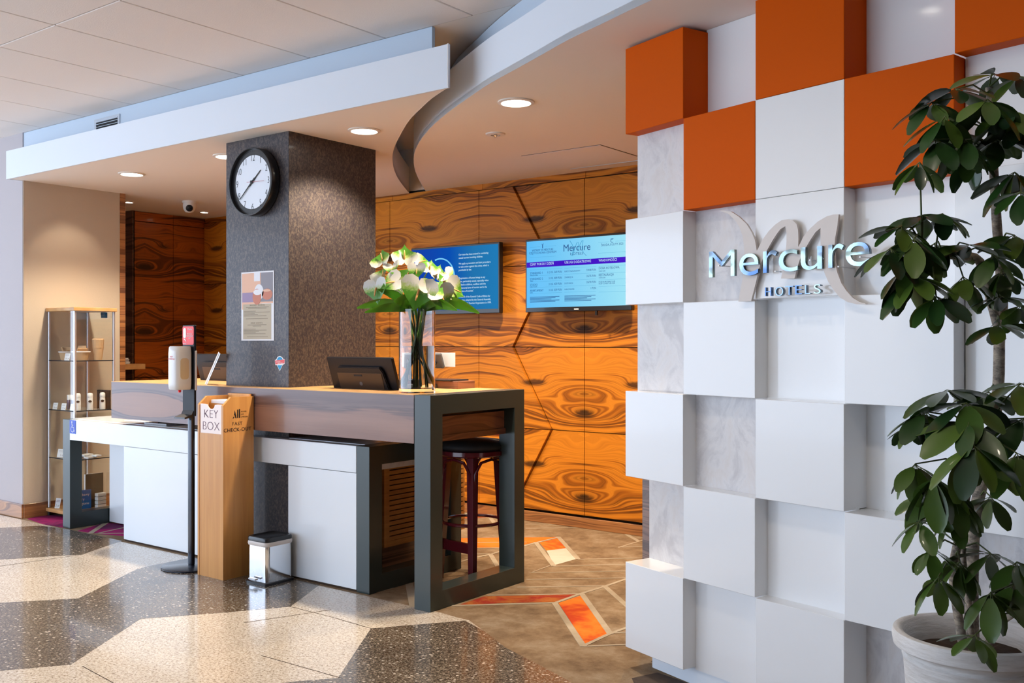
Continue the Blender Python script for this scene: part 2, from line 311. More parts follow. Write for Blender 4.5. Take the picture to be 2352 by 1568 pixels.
M['vent'] = mat('vent_metal', (.52, .56, .62), .45, metal=.3)

# ------------------------------------------------------------------ mesh helpers
WL = {}
class MB:
    def __init__(s): s.bm = bmesh.new()
    def box(s, x0, y0, z0, x1, y1, z1, b=0, M_=None, seg=1):
        m = Matrix.Translation(((x0+x1)/2, (y0+y1)/2, (z0+z1)/2)) @ Matrix.Diagonal((abs(x1-x0), abs(y1-y0), abs(z1-z0), 1))
        g = bmesh.ops.create_cube(s.bm, size=1, matrix=m)['verts']
        if b:
            es = list({e for v in g for e in v.link_edges})
            r = bmesh.ops.bevel(s.bm, geom=es, offset=b, segments=seg, affect='EDGES', profile=.5)
            g = list({v for f in r['faces'] for v in f.verts} | {v for v in g if v.is_valid})
        if M_ is not None: bmesh.ops.transform(s.bm, matrix=M_, verts=g)
        return s
    def prism(s, pts, vec):
        vec = Vector(vec); a = [s.bm.verts.new(Vector(p)) for p in pts]; b = [s.bm.verts.new(Vector(p)+vec) for p in pts]
        n = len(a)
        f = [s.bm.faces.new(a), s.bm.faces.new(b[::-1])]
        for i in range(n): f.append(s.bm.faces.new((a[i], b[i], b[(i+1) % n], a[(i+1) % n])))
        bmesh.ops.recalc_face_normals(s.bm, faces=f); return s
    def poly(s, pts): s.bm.faces.new([s.bm.verts.new(Vector(p)) for p in pts]); return s
    def tube(s, pts, r, n=8, cap=True):
        pts = [Vector(p) for p in pts]; k = len(pts)
        if not isinstance(r, (list, tuple)): r = [r]*k
        rings = []; prev = None
        for i, p in enumerate(pts):
            t = (pts[min(i+1, k-1)]-pts[max(i-1, 0)]).normalized()
            if prev is None:
                u = t.orthogonal().normalized()
            else:
                u = (prev-t*prev.dot(t)); u = u.normalized() if u.length > 1e-6 else t.orthogonal().normalized()
            prev = u; v = t.cross(u)
            rings.append([s.bm.verts.new(p+(u*math.cos(2*PI*j/n)+v*math.sin(2*PI*j/n))*r[i]) for j in range(n)])
        f = []
        for i in range(k-1):
            for j in range(n): f.append(s.bm.faces.new((rings[i][j], rings[i][(j+1) % n], rings[i+1][(j+1) % n], rings[i+1][j])))
        if cap: f.append(s.bm.faces.new(rings[0][::-1])); f.append(s.bm.faces.new(rings[-1]))
        bmesh.ops.recalc_face_normals(s.bm, faces=f); return s
    def lathe(s, prof, c=(0, 0, 0), n=32, M_=None, caps=True):
        c = Vector(c); rings = []
        for r, z in prof:
            rings.append([s.bm.verts.new(c+Vector((r*math.cos(2*PI*j/n), r*math.sin(2*PI*j/n), z))) for j in range(n)])
        f = []
        for i in range(len(prof)-1):
            for j in range(n): f.append(s.bm.faces.new((rings[i][j], rings[i][(j+1) % n], rings[i+1][(j+1) % n], rings[i+1][j])))
        if caps: f.append(s.bm.faces.new(rings[0][::-1])); f.append(s.bm.faces.new(rings[-1]))
        bmesh.ops.recalc_face_normals(s.bm, faces=f)
        if M_ is not None: bmesh.ops.transform(s.bm, matrix=M_, verts=[v for r_ in rings for v in r_])
        return s
    def cyl(s, c, r, h, n=24, M_=None): return s.lathe([(r, 0), (r, h)], c, n, M_)
    def text(s, body, size, origin, xd, yd, depth=.0, align='LEFT', offset=0., sx=1.0, valign='BOTTOM_BASELINE', spacing=1.0):
        cu = bpy.data.curves.new('t', 'FONT'); cu.body = body; cu.size = size; cu.extrude = depth/2; cu.align_x = align; cu.offset = min(0, offset)
        cu.resolution_u = 2 if size < .05 else 5; cu.space_character = spacing
        ob = bpy.data.objects.new('t', cu); me = bpy.data.meshes.new_from_object(ob)
        xd = Vector(xd).normalized(); yd = Vector(yd).normalized(); zd = xd.cross(yd)
        m = Matrix((xd*sx, yd, zd)).transposed().to_4x4(); m.translation = Vector(origin)
        me.transform(m); s.bm.from_mesh(me)
        bpy.data.objects.remove(ob); bpy.data.curves.remove(cu); bpy.data.meshes.remove(me); return s
    def build(s, name, m, parent=None, smooth=False, angle=35, origin=None):
        if parent is not None: org = WL[parent.name]
        elif origin is not None: org = Vector(origin)
        else:
            xs = [v.co for v in s.bm.verts]
            org = Vector(((min(p.x for p in xs)+max(p.x for p in xs))/2, (min(p.y for p in xs)+max(p.y for p in xs))/2, min(p.z for p in xs)))
        bmesh.ops.translate(s.bm, vec=-org, verts=s.bm.verts)
        me = bpy.data.meshes.new(name); s.bm.to_mesh(me); s.bm.free(); me.materials.append(M[m] if isinstance(m, str) else m)
        if smooth:
            me.shade_smooth(); me.set_sharp_from_angle(angle=math.radians(angle))
        o = bpy.data.objects.new(name, me); C.objects.link(o)
        if parent is not None: o.parent = parent; WL[o.name] = org
        else: o.location = org; WL[o.name] = org
        return o
def tag(o, label, cat, group=None):
    o['label'] = label; o['category'] = cat
    if group: o['group'] = group
    return o
def thing(name, label, cat, loc, group=None):
    o = bpy.data.objects.new(name, None); C.objects.link(o); o.location = loc; o.empty_display_size = .1
    WL[o.name] = Vector(loc); return tag(o, label, cat, group)
def struct(o): o['kind'] = 'structure'; return o
def sroot(name, loc=(0, 0, 0)):
    o = bpy.data.objects.new(name, None); C.objects.link(o); o.location = loc; o.empty_display_size = .1
    WL[o.name] = Vector(loc); o['kind'] = 'structure'; return o
def B(*a, **k): return MB().box(*a, **k)
def rounded(x0, y0, x1, y1, r, n=5):
    out = []
    for cx, cy, a0 in ((x1-r, y1-r, 0), (x0+r, y1-r, PI/2), (x0+r, y0+r, PI), (x1-r, y0+r, 1.5*PI)):
        for i in range(n+1): a = a0+PI/2*i/n; out.append((cx+r*math.cos(a), cy+r*math.sin(a)))
    return out

# ================================================================== SETTING
# ---- floor: carpet sheet, terrazzo slabs let into the lobby part
floor = sroot('floor')
B(-12.2, -3.6, -.10, 3.0, 6.5, -.0006).build('floor_bed', 'carpet', floor)
edge = [(1050, 1417.6), (1077, 1424), (1112, 1449), (1161, 1487), (1223, 1519), (1315, 1568), (1480, 1670), (1700, 1850)]
edge_w = [onZ(x, y, 0).xy for x, y in edge]
tl = [(-12.1, -3.5), (-12.1, 3.80), (-7.76, 3.80), (-3.34, 3.80)]+[tuple(p) for p in edge_w]+[(.6, 1.2), (1.2, -.5), (2.6, -3.5)]
MB().prism([(x, y, -.05) for x, y in tl], (0, 0, .0502)).build('terrazzo_slab', 'terrazzo_light', floor)
def slab(pts, name, m, z=0.0008, t=.012):
    return MB().prism([(*onZ(x, y, 0).xy, z-t) for x, y in pts], (0, 0, t)).build(name, m, floor)
slab([(-260, 1238), (0, 1212), (90, 1207), (150, 1214), (253, 1236), (280, 1242), (255, 1250), (190, 1273), (0, 1285), (-300, 1304)], 'terrazzo_slab', 'terrazzo_dark')
slab([(-600, 1425), (0, 1384), (180, 1374), (316, 1306), (350, 1298), (446, 1279), (735, 1342), (667, 1393), (510, 1407), (323, 1421), (163, 1526), (0, 1540), (-700, 1600)], 'terrazzo_slab', 'terrazzo_dark')
slab([(852, 1443), (1068, 1425)]+edge[2:]+[(1500, 2400), (200, 2400), (400, 1600), (676, 1565), (776, 1557)], 'terrazzo_slab', 'terrazzo_dark')
# fine joints between slabs of one colour
def strip_on_floor(mb, pts, wd, z):
    ps = [onZ(x, y, 0).xy for x, y in pts]
    for a, b in zip(ps, ps[1:]):
        z += .00006; d = (b-a).normalized(); n = Vector((-d.y, d.x))*wd/2
        e = d*wd*.3
        mb.prism([(*(a-e+n), z-.004), (*(b+e+n), z-.004), (*(b+e-n), z-.004), (*(a-e-n), z-.004)], (0, 0, .004))
j = MB()
for pts in ([(667, 1393), (755, 1415), (852, 1443)], [(560, 1430), (760, 1400)], [(600, 1505), (780, 1556)], [(190, 1530), (260, 1568)], [(0, 1300), (190, 1273)]):
    strip_on_floor(j, pts, .003, .0012)
j.build('slab_joint', 'soil', floor)['kind'] = 'stuff'
# carpet pattern, each field its own piece
def cz(pts): return [(1050+x/4.042, 1180+y/4.042) for x, y in pts]
def field(pts, m, z=.0003): slab(pts, 'carpet_field', m, z, .004)
field(cz([(0, 850), (250, 765), (1100, 745), (910, 815), (400, 827)]), 'carpet_red')
field(cz([(940, 825), (1155, 755), (1410, 1105), (1190, 1205)]), 'carpet_orange')
field(cz([(765, 265), (945, 222), (1010, 318), (830, 340)]), 'carpet_orange')
field(cz([(830, 340), (1010, 318), (1115, 415), (900, 475)]), 'carpet_pale')
field(cz([(-180, 225), (930, 215), (640, 280), (560, 310), (-180, 318)]), 'carpet_orange')
field(cz([(-300, 20), (415, -20), (415, 20), (-200, 60)]), 'carpet_red')
field([(1451, 1557), (1510, 1544), (1580, 1568), (1600, 1620), (1470, 1600)], 'carpet_dark')
field([(1495, 1518), (1506, 1512), (1515, 1522), (1506, 1526)], 'carpet_dark')
field([(62, 1191), (112, 1180), (152, 1186), (150, 1212), (100, 1204)], 'carpet_purple')
field([(178, 1219), (244, 1199), (300, 1205), (300, 1232), (238, 1227)], 'carpet_purple')
ln = MB(); thin = .014; wide = .032
for pts, wd in ([(640, 95), (920, 92)], thin), ([(640, 133), (1135, 125)], thin), ([(1575, 190), (1680, 250)], wide), ([(1780, 225), (1500, 310)], thin), \
        ([(1500, 307), (1780, 300)], thin), ([(1130, 420), (1790, 405)], thin), ([(900, 485), (1700, 463)], thin), ([(690, 545), (1700, 526)], thin), \
        ([(650, 608), (1700, 590)], thin), ([(560, 680), (1400, 665)], thin), ([(1620, 585), (1370, 672), (1130, 745), (910, 825)], wide*.7), ([(290, 755), (1150, 742)], thin), \
        ([(-40, 851), (910, 825)], thin*1.5), ([(1370, 672), (1700, 960)], wide), ([(905, 825), (1170, 1225)], wide), ([(1160, 745), (1420, 1110)], wide), \
        ([(1170, 1225), (1420, 1110), (1700, 1010)], thin*1.5), ([(1420, 1105), (1700, 1092)], thin), ([(1190, 1228), (1700, 1205)], thin), \
        ([(730, 265), (895, 480)], wide), ([(940, 215), (1120, 415)], wide), ([(560, 315), (730, 267), (950, 215)], thin*1.5), ([(-100, 480), (150, 410), (310, 375), (415, 345), (640, 290)], thin*1.5), \
        ([(310, 375), (375, 485)], wide), ([(-300, 322), (500, 313)], thin), ([(-300, 268), (640, 262)], thin), ([(-100, 375), (300, 370)], thin), ([(280, 0), (360, 105)], wide), ([(860, 480), (690, 545)], thin*.6):
    lz = globals().get('lz', .0005)+.00004; strip_on_floor(ln, cz(pts), wd, lz)
for pts, wd in ([(208, 1224), (247, 1198)], .04), ([(222, 1225), (300, 1208)], .02), ([(222, 1225), (300, 1224)], .02), ([(940, 1340), (950, 1392)], .045), ([(855, 1362), (900, 1350)], .02):
    strip_on_floor(ln, pts, wd, .0014)
ln.build('carpet_line', 'carpet_line', floor)['kind'] = 'stuff'

# ---- ceiling tiles over the lobby
ceil = sroot('ceiling', (0, 0, CEIL))
B(-12.2, -3.6, CEIL+.02, 3.0, 6.5, CEIL+.12).build('ceiling_bed', 'dark_gap', ceil)
tile = None
for i in range(-15, 10):
    for k in range(6):
        x0 = -2.627*1.665+.615*i; x1 = x0+.615
        if x0 < -12.2 or x1 > 3.0: continue
        y1 = 3.842-1.21*k; y0 = y1-1.21
        if tile is None:
            tile = B(-.3045, -.602, 0, .3045, .602, .03, b=.004).build('ceiling_tile', 'ceiling_tile', None, origin=(0, 0, 0)); o = tile; o.parent = ceil
        else: o = tile.copy(); C.objects.link(o)
        o.location = ((x0+x1)/2, (y0+y1)/2, -.004)
struct(MB().box(-12.2, 3.845, CEIL-.001, 3.0, 6.4, CEIL+.05).build('ceiling_plain', 'soffit', None)) ; bpy.data.objects['ceiling_plain'].name = 'ceiling_2'

# ---- soffits: left one straight fascia, right one curved
def wcurve(pts, z): return [onZ(x, y, z).xy for x, y in pts]
Lc = [(-3.197, 3.715), (-3.408, 3.828), (-3.62, 3.968), (-3.883, 4.153), (-4.206, 4.419), (-4.535, 4.706), (-4.801, 4.972), (-5.079, 5.28), (-5.373, 5.645), (-5.75, 6.16)]
Rc = [(-5.56, 6.16), (-5.202, 5.683), (-4.877, 5.28), (-4.528, 4.899), (-4.236, 4.629), (-3.918, 4.373), (-3.59, 4.144), (-3.258, 3.939), (-2.983, 3.779), (-2.70, 3.64), (-2.499, 3.539), (-2.28, 3.43), (-2.07, 3.344), (-1.778, 3.224), (-1.2, 3.02), (-.4, 2.80), (.8, 2.60), (2.4, 2.5)]
def smooth_curve(p, n=3):
    out = []
    for i in range(len(p)-1):
        p0, p1, p2, p3 = [Vector(p[max(0, min(len(p)-1, i+k))]) for k in (-1, 0, 1, 2)]
        for j in range(n):
            t = j/n; out.append(.5*((2*p1)+(p2-p0)*t+(2*p0-5*p1+4*p2-p3)*t*t+(3*p1-p0-3*p2+p3)*t**3))
    out.append(Vector(p[-1])); return out
Ls = smooth_curve(Lc); Rs = smooth_curve(Rc)
left = [(-7.765, 3.715)]+[tuple(p) for p in Ls]+[(-8.95, 6.2), (-8.95, 4.70), (-7.765, 4.70)]
soff = sroot('ceiling_3', (0, 0, SOF))
MB().prism([(x, y, SOF) for x, y in left], (0, 0, .03)).build('soffit_panel', 'soffit', soff)
right = [tuple(p) for p in Rs]+[(2.4, 6.16)]
MB().prism([(x, y, SOF) for x, y in right], (0, 0, .03)).build('soffit_panel', 'soffit', soff)
def band(mb, pts, z0, z1, t, side=1):
    P = [Vector(p) for p in pts]; out = []
    for i, p in enumerate(P):
        d = (P[min(i+1, len(P)-1)]-P[max(i-1, 0)]).normalized(); out.append(p+Vector((-d.y, d.x))*t*side)
    mb.prism([(*p, z0) for p in P]+[(*p, z0) for p in out[::-1]], (0, 0, z1-z0)); return mb
FT = 2.897
B(-7.772, 3.712, SOF-.003, -3.197, 3.724, FT).build('fascia_board', 'fascia', soff)
B(-7.772, 3.735, SOF, -7.755, 3.90, FT).build('fascia_board', 'fascia', soff)
o = band(MB(), Rs, SOF-.0005, FT+.01, .004, 1).build('fascia_board', 'fascia', soff, smooth=True, angle=30)
band(MB(), Ls, SOF-.0005, 2.9, .006, 1).build('fascia_board', 'soffit', soff, smooth=True, angle=30)
# set-back upper bands closing to the ceiling
B(-7.749, 3.838, SOF+.03, -3.419, 3.86, CEIL-.005).build('upper_band', 'band_blue', soff)
Us = smooth_curve([(x_*.985, y_*.985) for x_, y_ in [(-4.75, 5.45), (-3.952, 4.60), (-3.403, 4.20), (-2.943, 3.915), (-2.55, 3.72), (-2.0, 3.47), (-1.2, 3.2), (.8, 2.8), (2.4, 2.7)]])
band(MB(), Us, SOF+.03, CEIL-.005, .02, 1).build('upper_band', 'band_blue', soff, smooth=True, angle=30)
B(-7.765, 3.735, FT-.05, -3.45, 3.838, FT-.035).build('ledge_board', 'fascia', soff)

# ---- walls
wl = sroot('wall_left')
B(-12.2, 3.83, 0, -7.75, 4.64, CEIL).build('plaster', 'plaster_grey', wl)
B(-7.765, 3.834, 0, -7.742, 4.66, SOF).build('plaster', 'plaster_beige', wl)
B(-7.80, 4.66, 0, -7.736, 4.71, SOF).build('corner_strip', 'base_wood', wl)
bl = sroot('baseboard_left')
B(-12.2, 3.815, 0, -7.735, 3.832, .112, b=.002).build('board', 'base_wood', bl)
B(-7.745, 3.832, 0, -7.73, 4.66, .112, b=.002).build('board', 'base_wood', bl)
al = sroot('wall_alcove')
B(-8.9, 6.16, 0, -8.66, 6.4, SOF).build('wall_core', 'dark_gap', al)
B(-8.85, 5.36, 0, -8.668, 6.2, SOF).build('wall_core', 'dark_gap', al)
y = 5.345
for wdt in (.50, .33):
    pass
ys = [5.345, 5.79, 6.165]
zs = [.02, 1.05, 2.58, SOF]
for a, b in zip(ys, ys[1:]):
    for c, d in zip(zs, zs[1:]):
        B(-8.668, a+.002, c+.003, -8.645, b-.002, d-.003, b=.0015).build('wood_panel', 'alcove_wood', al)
B(-10.2, 5.34, 0, -8.645, 5.36, SOF).build('return_panel', 'strip_wood', al)
B(-8.9, 4.70, 0, -8.88, 5.34, SOF).build('return_panel', 'strip_wood', al)
# shelf in the alcove
sh = tag(B(-8.88, 5.02, 1.138, -8.42, 5.335, 1.19, b=.002).build('wall_shelf', 'beech'), 'small wooden wall shelf in the dark alcove behind the glass cabinet', 'shelf')
# back wall: book-matched walnut panels with stepped hexagon joints
wb = sroot('wall_back', (0, 6.17, 0))
YB = 6.17
B(-8.9, YB+.022, 0, 2.5, 6.45, CEIL).build('wall_core', 'dark_gap', wb)
rows = [(.094, .724), (.724, 1.36), (1.36, 1.997), (1.997, 2.629)]
zig = {.094: -4.628, .724: -4.263, 1.36: -4.628, 1.997: -4.263, 2.629: -4.628}
seams = [-8.64, -7.969, -6.969, -5.969, -4.969, -3.969, -2.969, -1.969, -.969, .03, 1.03, 2.03, 2.5]
g = .003
for z0, z1 in rows:
    for a, b in zip(seams, seams[1:]):
        if a <= -4.628 <= b:       # cut by the zigzag
            zb, zt = zig[z0], zig[z1]
            zt_, zb_ = zt, zb
            def pan(p, yf): MB().prism([(x, yf, z) for x, z in p], (0, YB+.024-yf, 0)).build('wood_panel', 'wall_wood_lit', wb)
            pan([(a+g, z0+g), (zb-g, z0+g), (zt-g, z1-g), (a+g, z1-g)], YB-.022)
            pan([(zb+g*2, z0+g), (b-g, z0+g), (b-g, z1-g), (zt+g*2, z1-g)], YB)
        else:
            yf = YB-.022 if b < -4.5 else YB
            B(a+g, yf, z0+g, b-g, YB+.024, z1-g).build('wood_panel', 'wall_wood_lit', wb)
for a, b in zip([-8.64, -6.95, -5.95, -4.94, -3.95, -2.5, 2.5], [-6.95, -5.95, -4.94, -3.95, -2.5, 2.5]):
    B(a+.002, YB-.01, 2.633, b-.002, YB+.02, SOF).build('top_board', 'wall_wood_lit', wb)
B(-8.9, YB, SOF+.02, 2.5, YB+.021, CEIL).build('upper_board', 'soffit', wb)
bb = sroot('baseboard_back')
B(-8.64, YB-.012, 0, 2.5, YB+.01, .078, b=.002).build('board', 'base_wood', bb)
struct(B(2.5, -3.6, 0, 2.6, 6.4, CEIL).build('wall_right', 'strip_wood'))  # unseen room end; dark finish chosen to cut bounce light on the frames
struct(B(-3.0, -3.7, 0, 2.6, -3.6, CEIL).build('wall_near_blocker', 'strip_wood'))  # unseen wall added to keep daylight off the right-hand faces

# ---- chequered partition wall of gloss blocks
AC = .37
S_ = [196.0, 211.2, 228.5, 248.7, 272.4]; PX_ = [1436.2, 1569.2, 1734.5, 1939.0, 2192.0]
PP = []
for s_, px in zip(S_, PX_):
    zc = FPX*AC/s_; a = (px-1176)/FPX; PP.append(Vector((zc*(a*CS-SN), zc*(a*SN+CS))))
for k in range(3):
    d = PP[-1]-PP[-2]; ang = math.atan2(d.y, d.x)-math.radians(2.0)
    PP.append(PP[-1]+Vector((math.cos(ang), math.sin(ang)))*.384)
ZT = 2.669
def wpt(c, fr, off):
    """point on the wall: column c, fraction along it, off > 0 towards the lobby"""
    a, b = PP[c], PP[c+1]; d = (b-a).normalized(); n = Vector((d.y, -d.x))
    return a.lerp(b, fr)+n*off
def cellbox(mb, c, z0, z1, front, back, gap=.0008):
    a, b = PP[c], PP[c+1]; L = (b-a).length; f = gap/L
    p = [wpt(c, f, front), wpt(c, 1-f, front), wpt(c, 1-f, back), wpt(c, f, back)]
    mb.prism([(*q, z0+gap) for q in p], (0, 0, z1-z0-2*gap)); return mb
pat = ["OwOwOwO", "mOWOwOw", "WmWnWnW", "mWnWnWm", "WmWwWmW", "kWnWmWn", "WnWlWnW"]
deep = {'w': .137, 'n': .07, 'm': .07, 'k': .137, 'l': .137}
fw = sroot('wall_feature', (*PP[0], 0)); fw.name = 'wall_front'; WL['wall_front'] = Vector((*PP[0], 0))
for r_ in range(7):
    z1 = ZT-AC*r_; z0 = z1-AC
    for c in range(7):
        ch = pat[r_][c]
        if ch in 'OW':
            mb = cellbox(MB(), c, z0, z1, 0, -.16)
            bmesh.ops.bevel(mb.bm, geom=list(mb.bm.edges), offset=.0015, segments=1, affect='EDGES')
            mb.build('wall_block', 'orange' if ch == 'O' else 'white_gloss', fw)
        else:
            dp = deep[ch]
            if (r_, c) in ((1, 4), (3, 4)): dp = .07
            mt = 'marble' if ch in 'mkl' else 'white_gloss'
            cellbox(MB(), c, z0-.01, z1+.01, -dp, -dp-.022, 0).build('recess_panel', mt, fw)
for c in range(7):
    p = [wpt(c, 0, -.162), wpt(c, 1, -.162), wpt(c, 1, -.24), wpt(c, 0, -.24)]
    MB().prism([(*q, .0) for q in p], (0, 0, ZT)).build('wall_core', 'fascia', fw)
    f0 = .24 if c == 0 else 0
    p = [wpt(c, f0, -.078), wpt(c, 1, -.078), wpt(c, 1, -.165), wpt(c, f0, -.165)]
    MB().prism([(*q, .0) for q in p], (0, 0, .08)).build('plinth', 'fascia', fw)
d0 = (PP[1]-PP[0]).normalized(); n0 = Vector((d0.y, -d0.x))
p = [PP[0]-d0*.178-n0*.25, PP[0]+d0*2.4-n0*.25, PP[0]+d0*2.4-n0*.27, PP[0]-d0*.178-n0*.27]
MB().prism([(*q, 0) for q in p], (0, 0, SOF-.01)).build('back_panel', 'strip_wood', fw)

# ---- column through the counter
col = sroot('wall_column', (-4.94, 4.27, 0)); col.name = 'column'; WL['column'] = Vector((-4.94, 4.27, 0))
B(-5.246, 3.90, 0, -4.635, 4.64, SOF, b=.002).build('cladding', 'column', col)

# ================================================================== RECEPTION DESK
desk = thing('reception_counter', 'long walnut veneer reception counter wrapped round the dark column', 'counter', (-4.9, 4.15, 0))
mb = MB()
mb.box(-6.36, 3.765, .867, -5.25, 4.55, 1.12); mb.box(-5.25, 3.765, .867, -4.63, 3.896, 1.12); mb.box(-4.63, 3.765, .867, -3.482, 4.55, 1.12)
mb.build('front_box', 'counter_wood', desk)
mb = MB(); mb.box(-6.362, 3.762, 1.12, -5.25, 4.55, 1.1235); mb.box(-5.25, 3.762, 1.12, -4.63, 3.896, 1.1235); mb.box(-4.63, 3.762, 1.12, -3.482, 4.55, 1.1235)
mb.build('top_veneer', 'beech', desk)  # same walnut as the front; lamp-lit orange put into a paler tone
B(-3.482, 3.87, .895, -3.44, 4.50, 1.0, b=0).build('end_panel', 'counter_end', desk)
MB().box(-3.6, 3.85, .868, -3.43, 4.52, .9).build('end_panel', 'counter_end', desk)
# tall portal frame in Y-Z plane, hollow
def portal(x0, x1, y0, y1, h, post, top, bot, name_parent, m='frame_green'):
    mb = MB()
    outer = [(y0, 0), (y1, 0), (y1, h), (y0, h)]; inner = [(y0+post, bot), (y1-post, bot), (y1-post, h-top), (y0+post, h-top)]
    V = {}
    for xi, x in enumerate((x0, x1)):
        for nm, ring in (('o', outer), ('i', inner)):
            for k_, (yy, zz) in enumerate(ring): V[(xi, nm, k_)] = mb.bm.verts.new((x, yy, zz))
    fs = []
    for k_ in range(4):
        l = (k_+1) % 4
        for xi in (0, 1): fs.append(mb.bm.faces.new((V[xi, 'o', k_], V[xi, 'o', l], V[xi, 'i', l], V[xi, 'i', k_])))
        for nm in 'oi': fs.append(mb.bm.faces.new((V[0, nm, k_], V[0, nm, l], V[1, nm, l], V[1, nm, k_])))
    bmesh.ops.recalc_face_normals(mb.bm, faces=fs)
    bmesh.ops.bevel(mb.bm, geom=list(mb.bm.edges), offset=.0012, segments=1, affect='EDGES')
    return mb.build('portal_frame', m, name_parent)
portal(-3.478, -3.365, 3.765, 4.585, 1.1235, .095, .102, .097, desk)

low = thing('low_desk', 'low white desk with green portal ends under the walnut counter', 'desk', (-5.5, 4.2, 0))
portal(-3.975, -3.874, 3.828, 4.62, .818, .10, .105, .099, low)
portal(-7.132, -7.03, 3.828, 4.62, .818, .095, .165, .114, low)
B(-7.029, 3.826, .667, -3.976, 3.90-.003, .8175, b=.0012).build('front_beam', 'desk_white', low)
mb = MB(); mb.box(-7.13, 3.897, .79, -5.25, 4.62, .8195); mb.box(-4.63, 3.897, .69, -3.98, 4.6, .8195); mb.build('desk_top', 'desk_white', low)
B(-6.31, 3.829, .012, -5.26, 3.86, .664, b=.001).build('front_panel', 'desk_white', low)
B(-4.556, 3.829, .012, -3.978, 3.86, .664, b=.001).build('front_panel', 'desk_white', low)
B(-7.02, 4.14, .012, -5.9, 4.17, .78).build('back_panel', 'desk_white', low)
mb = MB(); mb.box(-6.30, 3.833, 0, -5.26, 3.855, .012); mb.box(-4.55, 3.833, 0, -3.98, 3.855, .012); mb.build('kick_strip', 'soil', low)
B(-3.98, 3.93, .678, -3.90, 4.55, .714).build('edge_rail', 'marble', low)
# accessibility sticker on the low desk
st = thing('access_sticker', 'small blue sticker with white wheelchair user on the low desk', 'sticker', (-6.99, 3.8245, .717))
B(-7.027, 3.8235, .7165, -6.942, 3.8255, .8165).build('backing', 'blue_sign', st)
mb = MB(); fy = 3.8228
mb.lathe([(.0065, 0), (.0065, .001)], (0, 0, 0), 12, Matrix.Translation((-6.994, fy, .8025)) @ Matrix.Rotation(-PI/2, 4, 'X'))
def pl2(mb, pts, r, y, n=6): mb.tube([(x, y, z) for x, z in pts], r, n)
pl2(mb, [(-6.994, .795), (-6.990, .765), (-6.968, .763), (-6.960, .735), (-6.953, .737)], .0035, fy+.002)
pl2(mb, [(-6.992, .781), (-6.974, .779)], .0028, fy+.002)
pl2(mb, [(-6.987+.021*math.cos(t), .749+.021*math.sin(t)) for t in [math.radians(100+12*i) for i in range(23)]], .0028, fy+.002)
mb.build('wheelchair_symbol', 'white_print', st)

# slotted cabinet under the desk
cab = thing('pedestal_cabinet', 'small oak cabinet with slotted side under the low desk', 'cabinet', (-4.35, 4.5, 0))
B(-4.56, 4.18, .17, -4.125, 4.95, .66).build('body', 'cabinet_oak', cab)
B(-4.54, 4.2, 0, -4.14, 4.93, .17).build('plinth', 'strip_wood', cab)
zz = .205
k = 0
slat_z = []
while zz < .64: slat_z.append(zz); zz += .0305
B(-4.126, 4.18, .17, -4.105, 4.225, .66).build('side_frame', 'cabinet_oak', cab)
for q in slat_z:
    B(-4.124, 4.225, q, -4.105, 4.93, q+.0235).build('slat', 'cabinet_oak', cab)
B(-4.126, 4.225, .17, -4.105, 4.93, .203).build('side_frame', 'cabinet_oak', cab)
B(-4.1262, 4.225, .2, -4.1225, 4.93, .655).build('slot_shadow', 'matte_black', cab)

# ================================================================== THINGS ON THE COUNTER
def monitor(label, x0, x1, y, z0, hgt, tilt, logo=True):
    t = thing('desk_monitor', label, 'monitor', ((x0+x1)/2, y, z0))
    w_ = x1-x0; R_ = Matrix.Translation(((x0+x1)/2, y, z0)) @ Matrix.Rotation(tilt, 4, 'X')
    MB().box(-w_/2, -.012, .0, w_/2, .010, hgt, b=.004, M_=R_).build('shell', 'monitor', t)
    MB().box(-w_/2+.012, .0095, .02, w_/2-.012, .0115, hgt-.015, M_=R_).build('screen', 'lens', t)
    mb = MB(); bt = hgt*.74
    pr = [(-w_*.37, .0), (w_*.40, .0), (w_*.36, bt-.03), (w_*.32, bt), (-w_*.32, bt), (-w_*.36, bt-.03)]
    mb.prism([(x, -.012, z) for x, z in pr], (0, -.018, 0)); bmesh.ops.transform(mb.bm, matrix=R_, verts=mb.bm.verts)
    bmesh.ops.bevel(mb.bm, geom=list(mb.bm.edges), offset=.005, segments=2, affect='EDGES')
    mb.build('rear_bulge', 'monitor', t, smooth=True)
    MB().box(-w_*.34, -.0325, .004, w_*.335, -.0300, bt-.035, M_=R_, b=.001).build('rear_cover', 'monitor_panel', t)
    MB().box(-.045, -.0345, bt*.62, .022, -.0318, bt*.62+.010, b=.001, M_=R_).build('grip_slot', 'matte_black', t)
    if logo: MB().lathe([(.012, 0), (.012, .001)], (0, 0, 0), 16, R_ @ Matrix.Translation((.0, -.0325, .045)) @ Matrix.Rotation(PI/2, 4, 'X')).build('round_logo', 'grey_plastic', t)
    MB().box(-.07, .0, .0, .07, .10, .012, b=.003, M_=Matrix.Translation(((x0+x1)/2, y, z0))).build('foot', 'black', t)
    return t
monitor('black monitor seen from behind, between the column and the flower vase', -4.40, -3.86, 4.06, 1.1236, .197, math.radians(18))
monitor('black monitor seen from behind, left of the column behind the dispenser', -6.10, -5.56, 4.32, 1.1236, .196, math.radians(14), False)
# leaning brochure stand seen edge on
tb = thing('sign_holder', 'white acrylic sign holder leaning towards the left of the column', 'sign holder', (-5.36, 3.85, 1.1236))
a0 = Vector((-5.415, 3.86, 1.1238)); a1 = Vector((-5.268, 3.86, 1.335))
dv = (a1-a0).normalized(); nv = Vector((dv.z, 0, -dv.x))
for off, mtn, tk in ((0, 'white', .010), (.013, 'alu', .006)):
    p = [a0+nv*off, a1+nv*off, a1+nv*(off+tk), a0+nv*(off+tk)]
    MB().prism([Vector(q) for q in p], (-.11, .078, 0)).build('panel', mtn, tb)
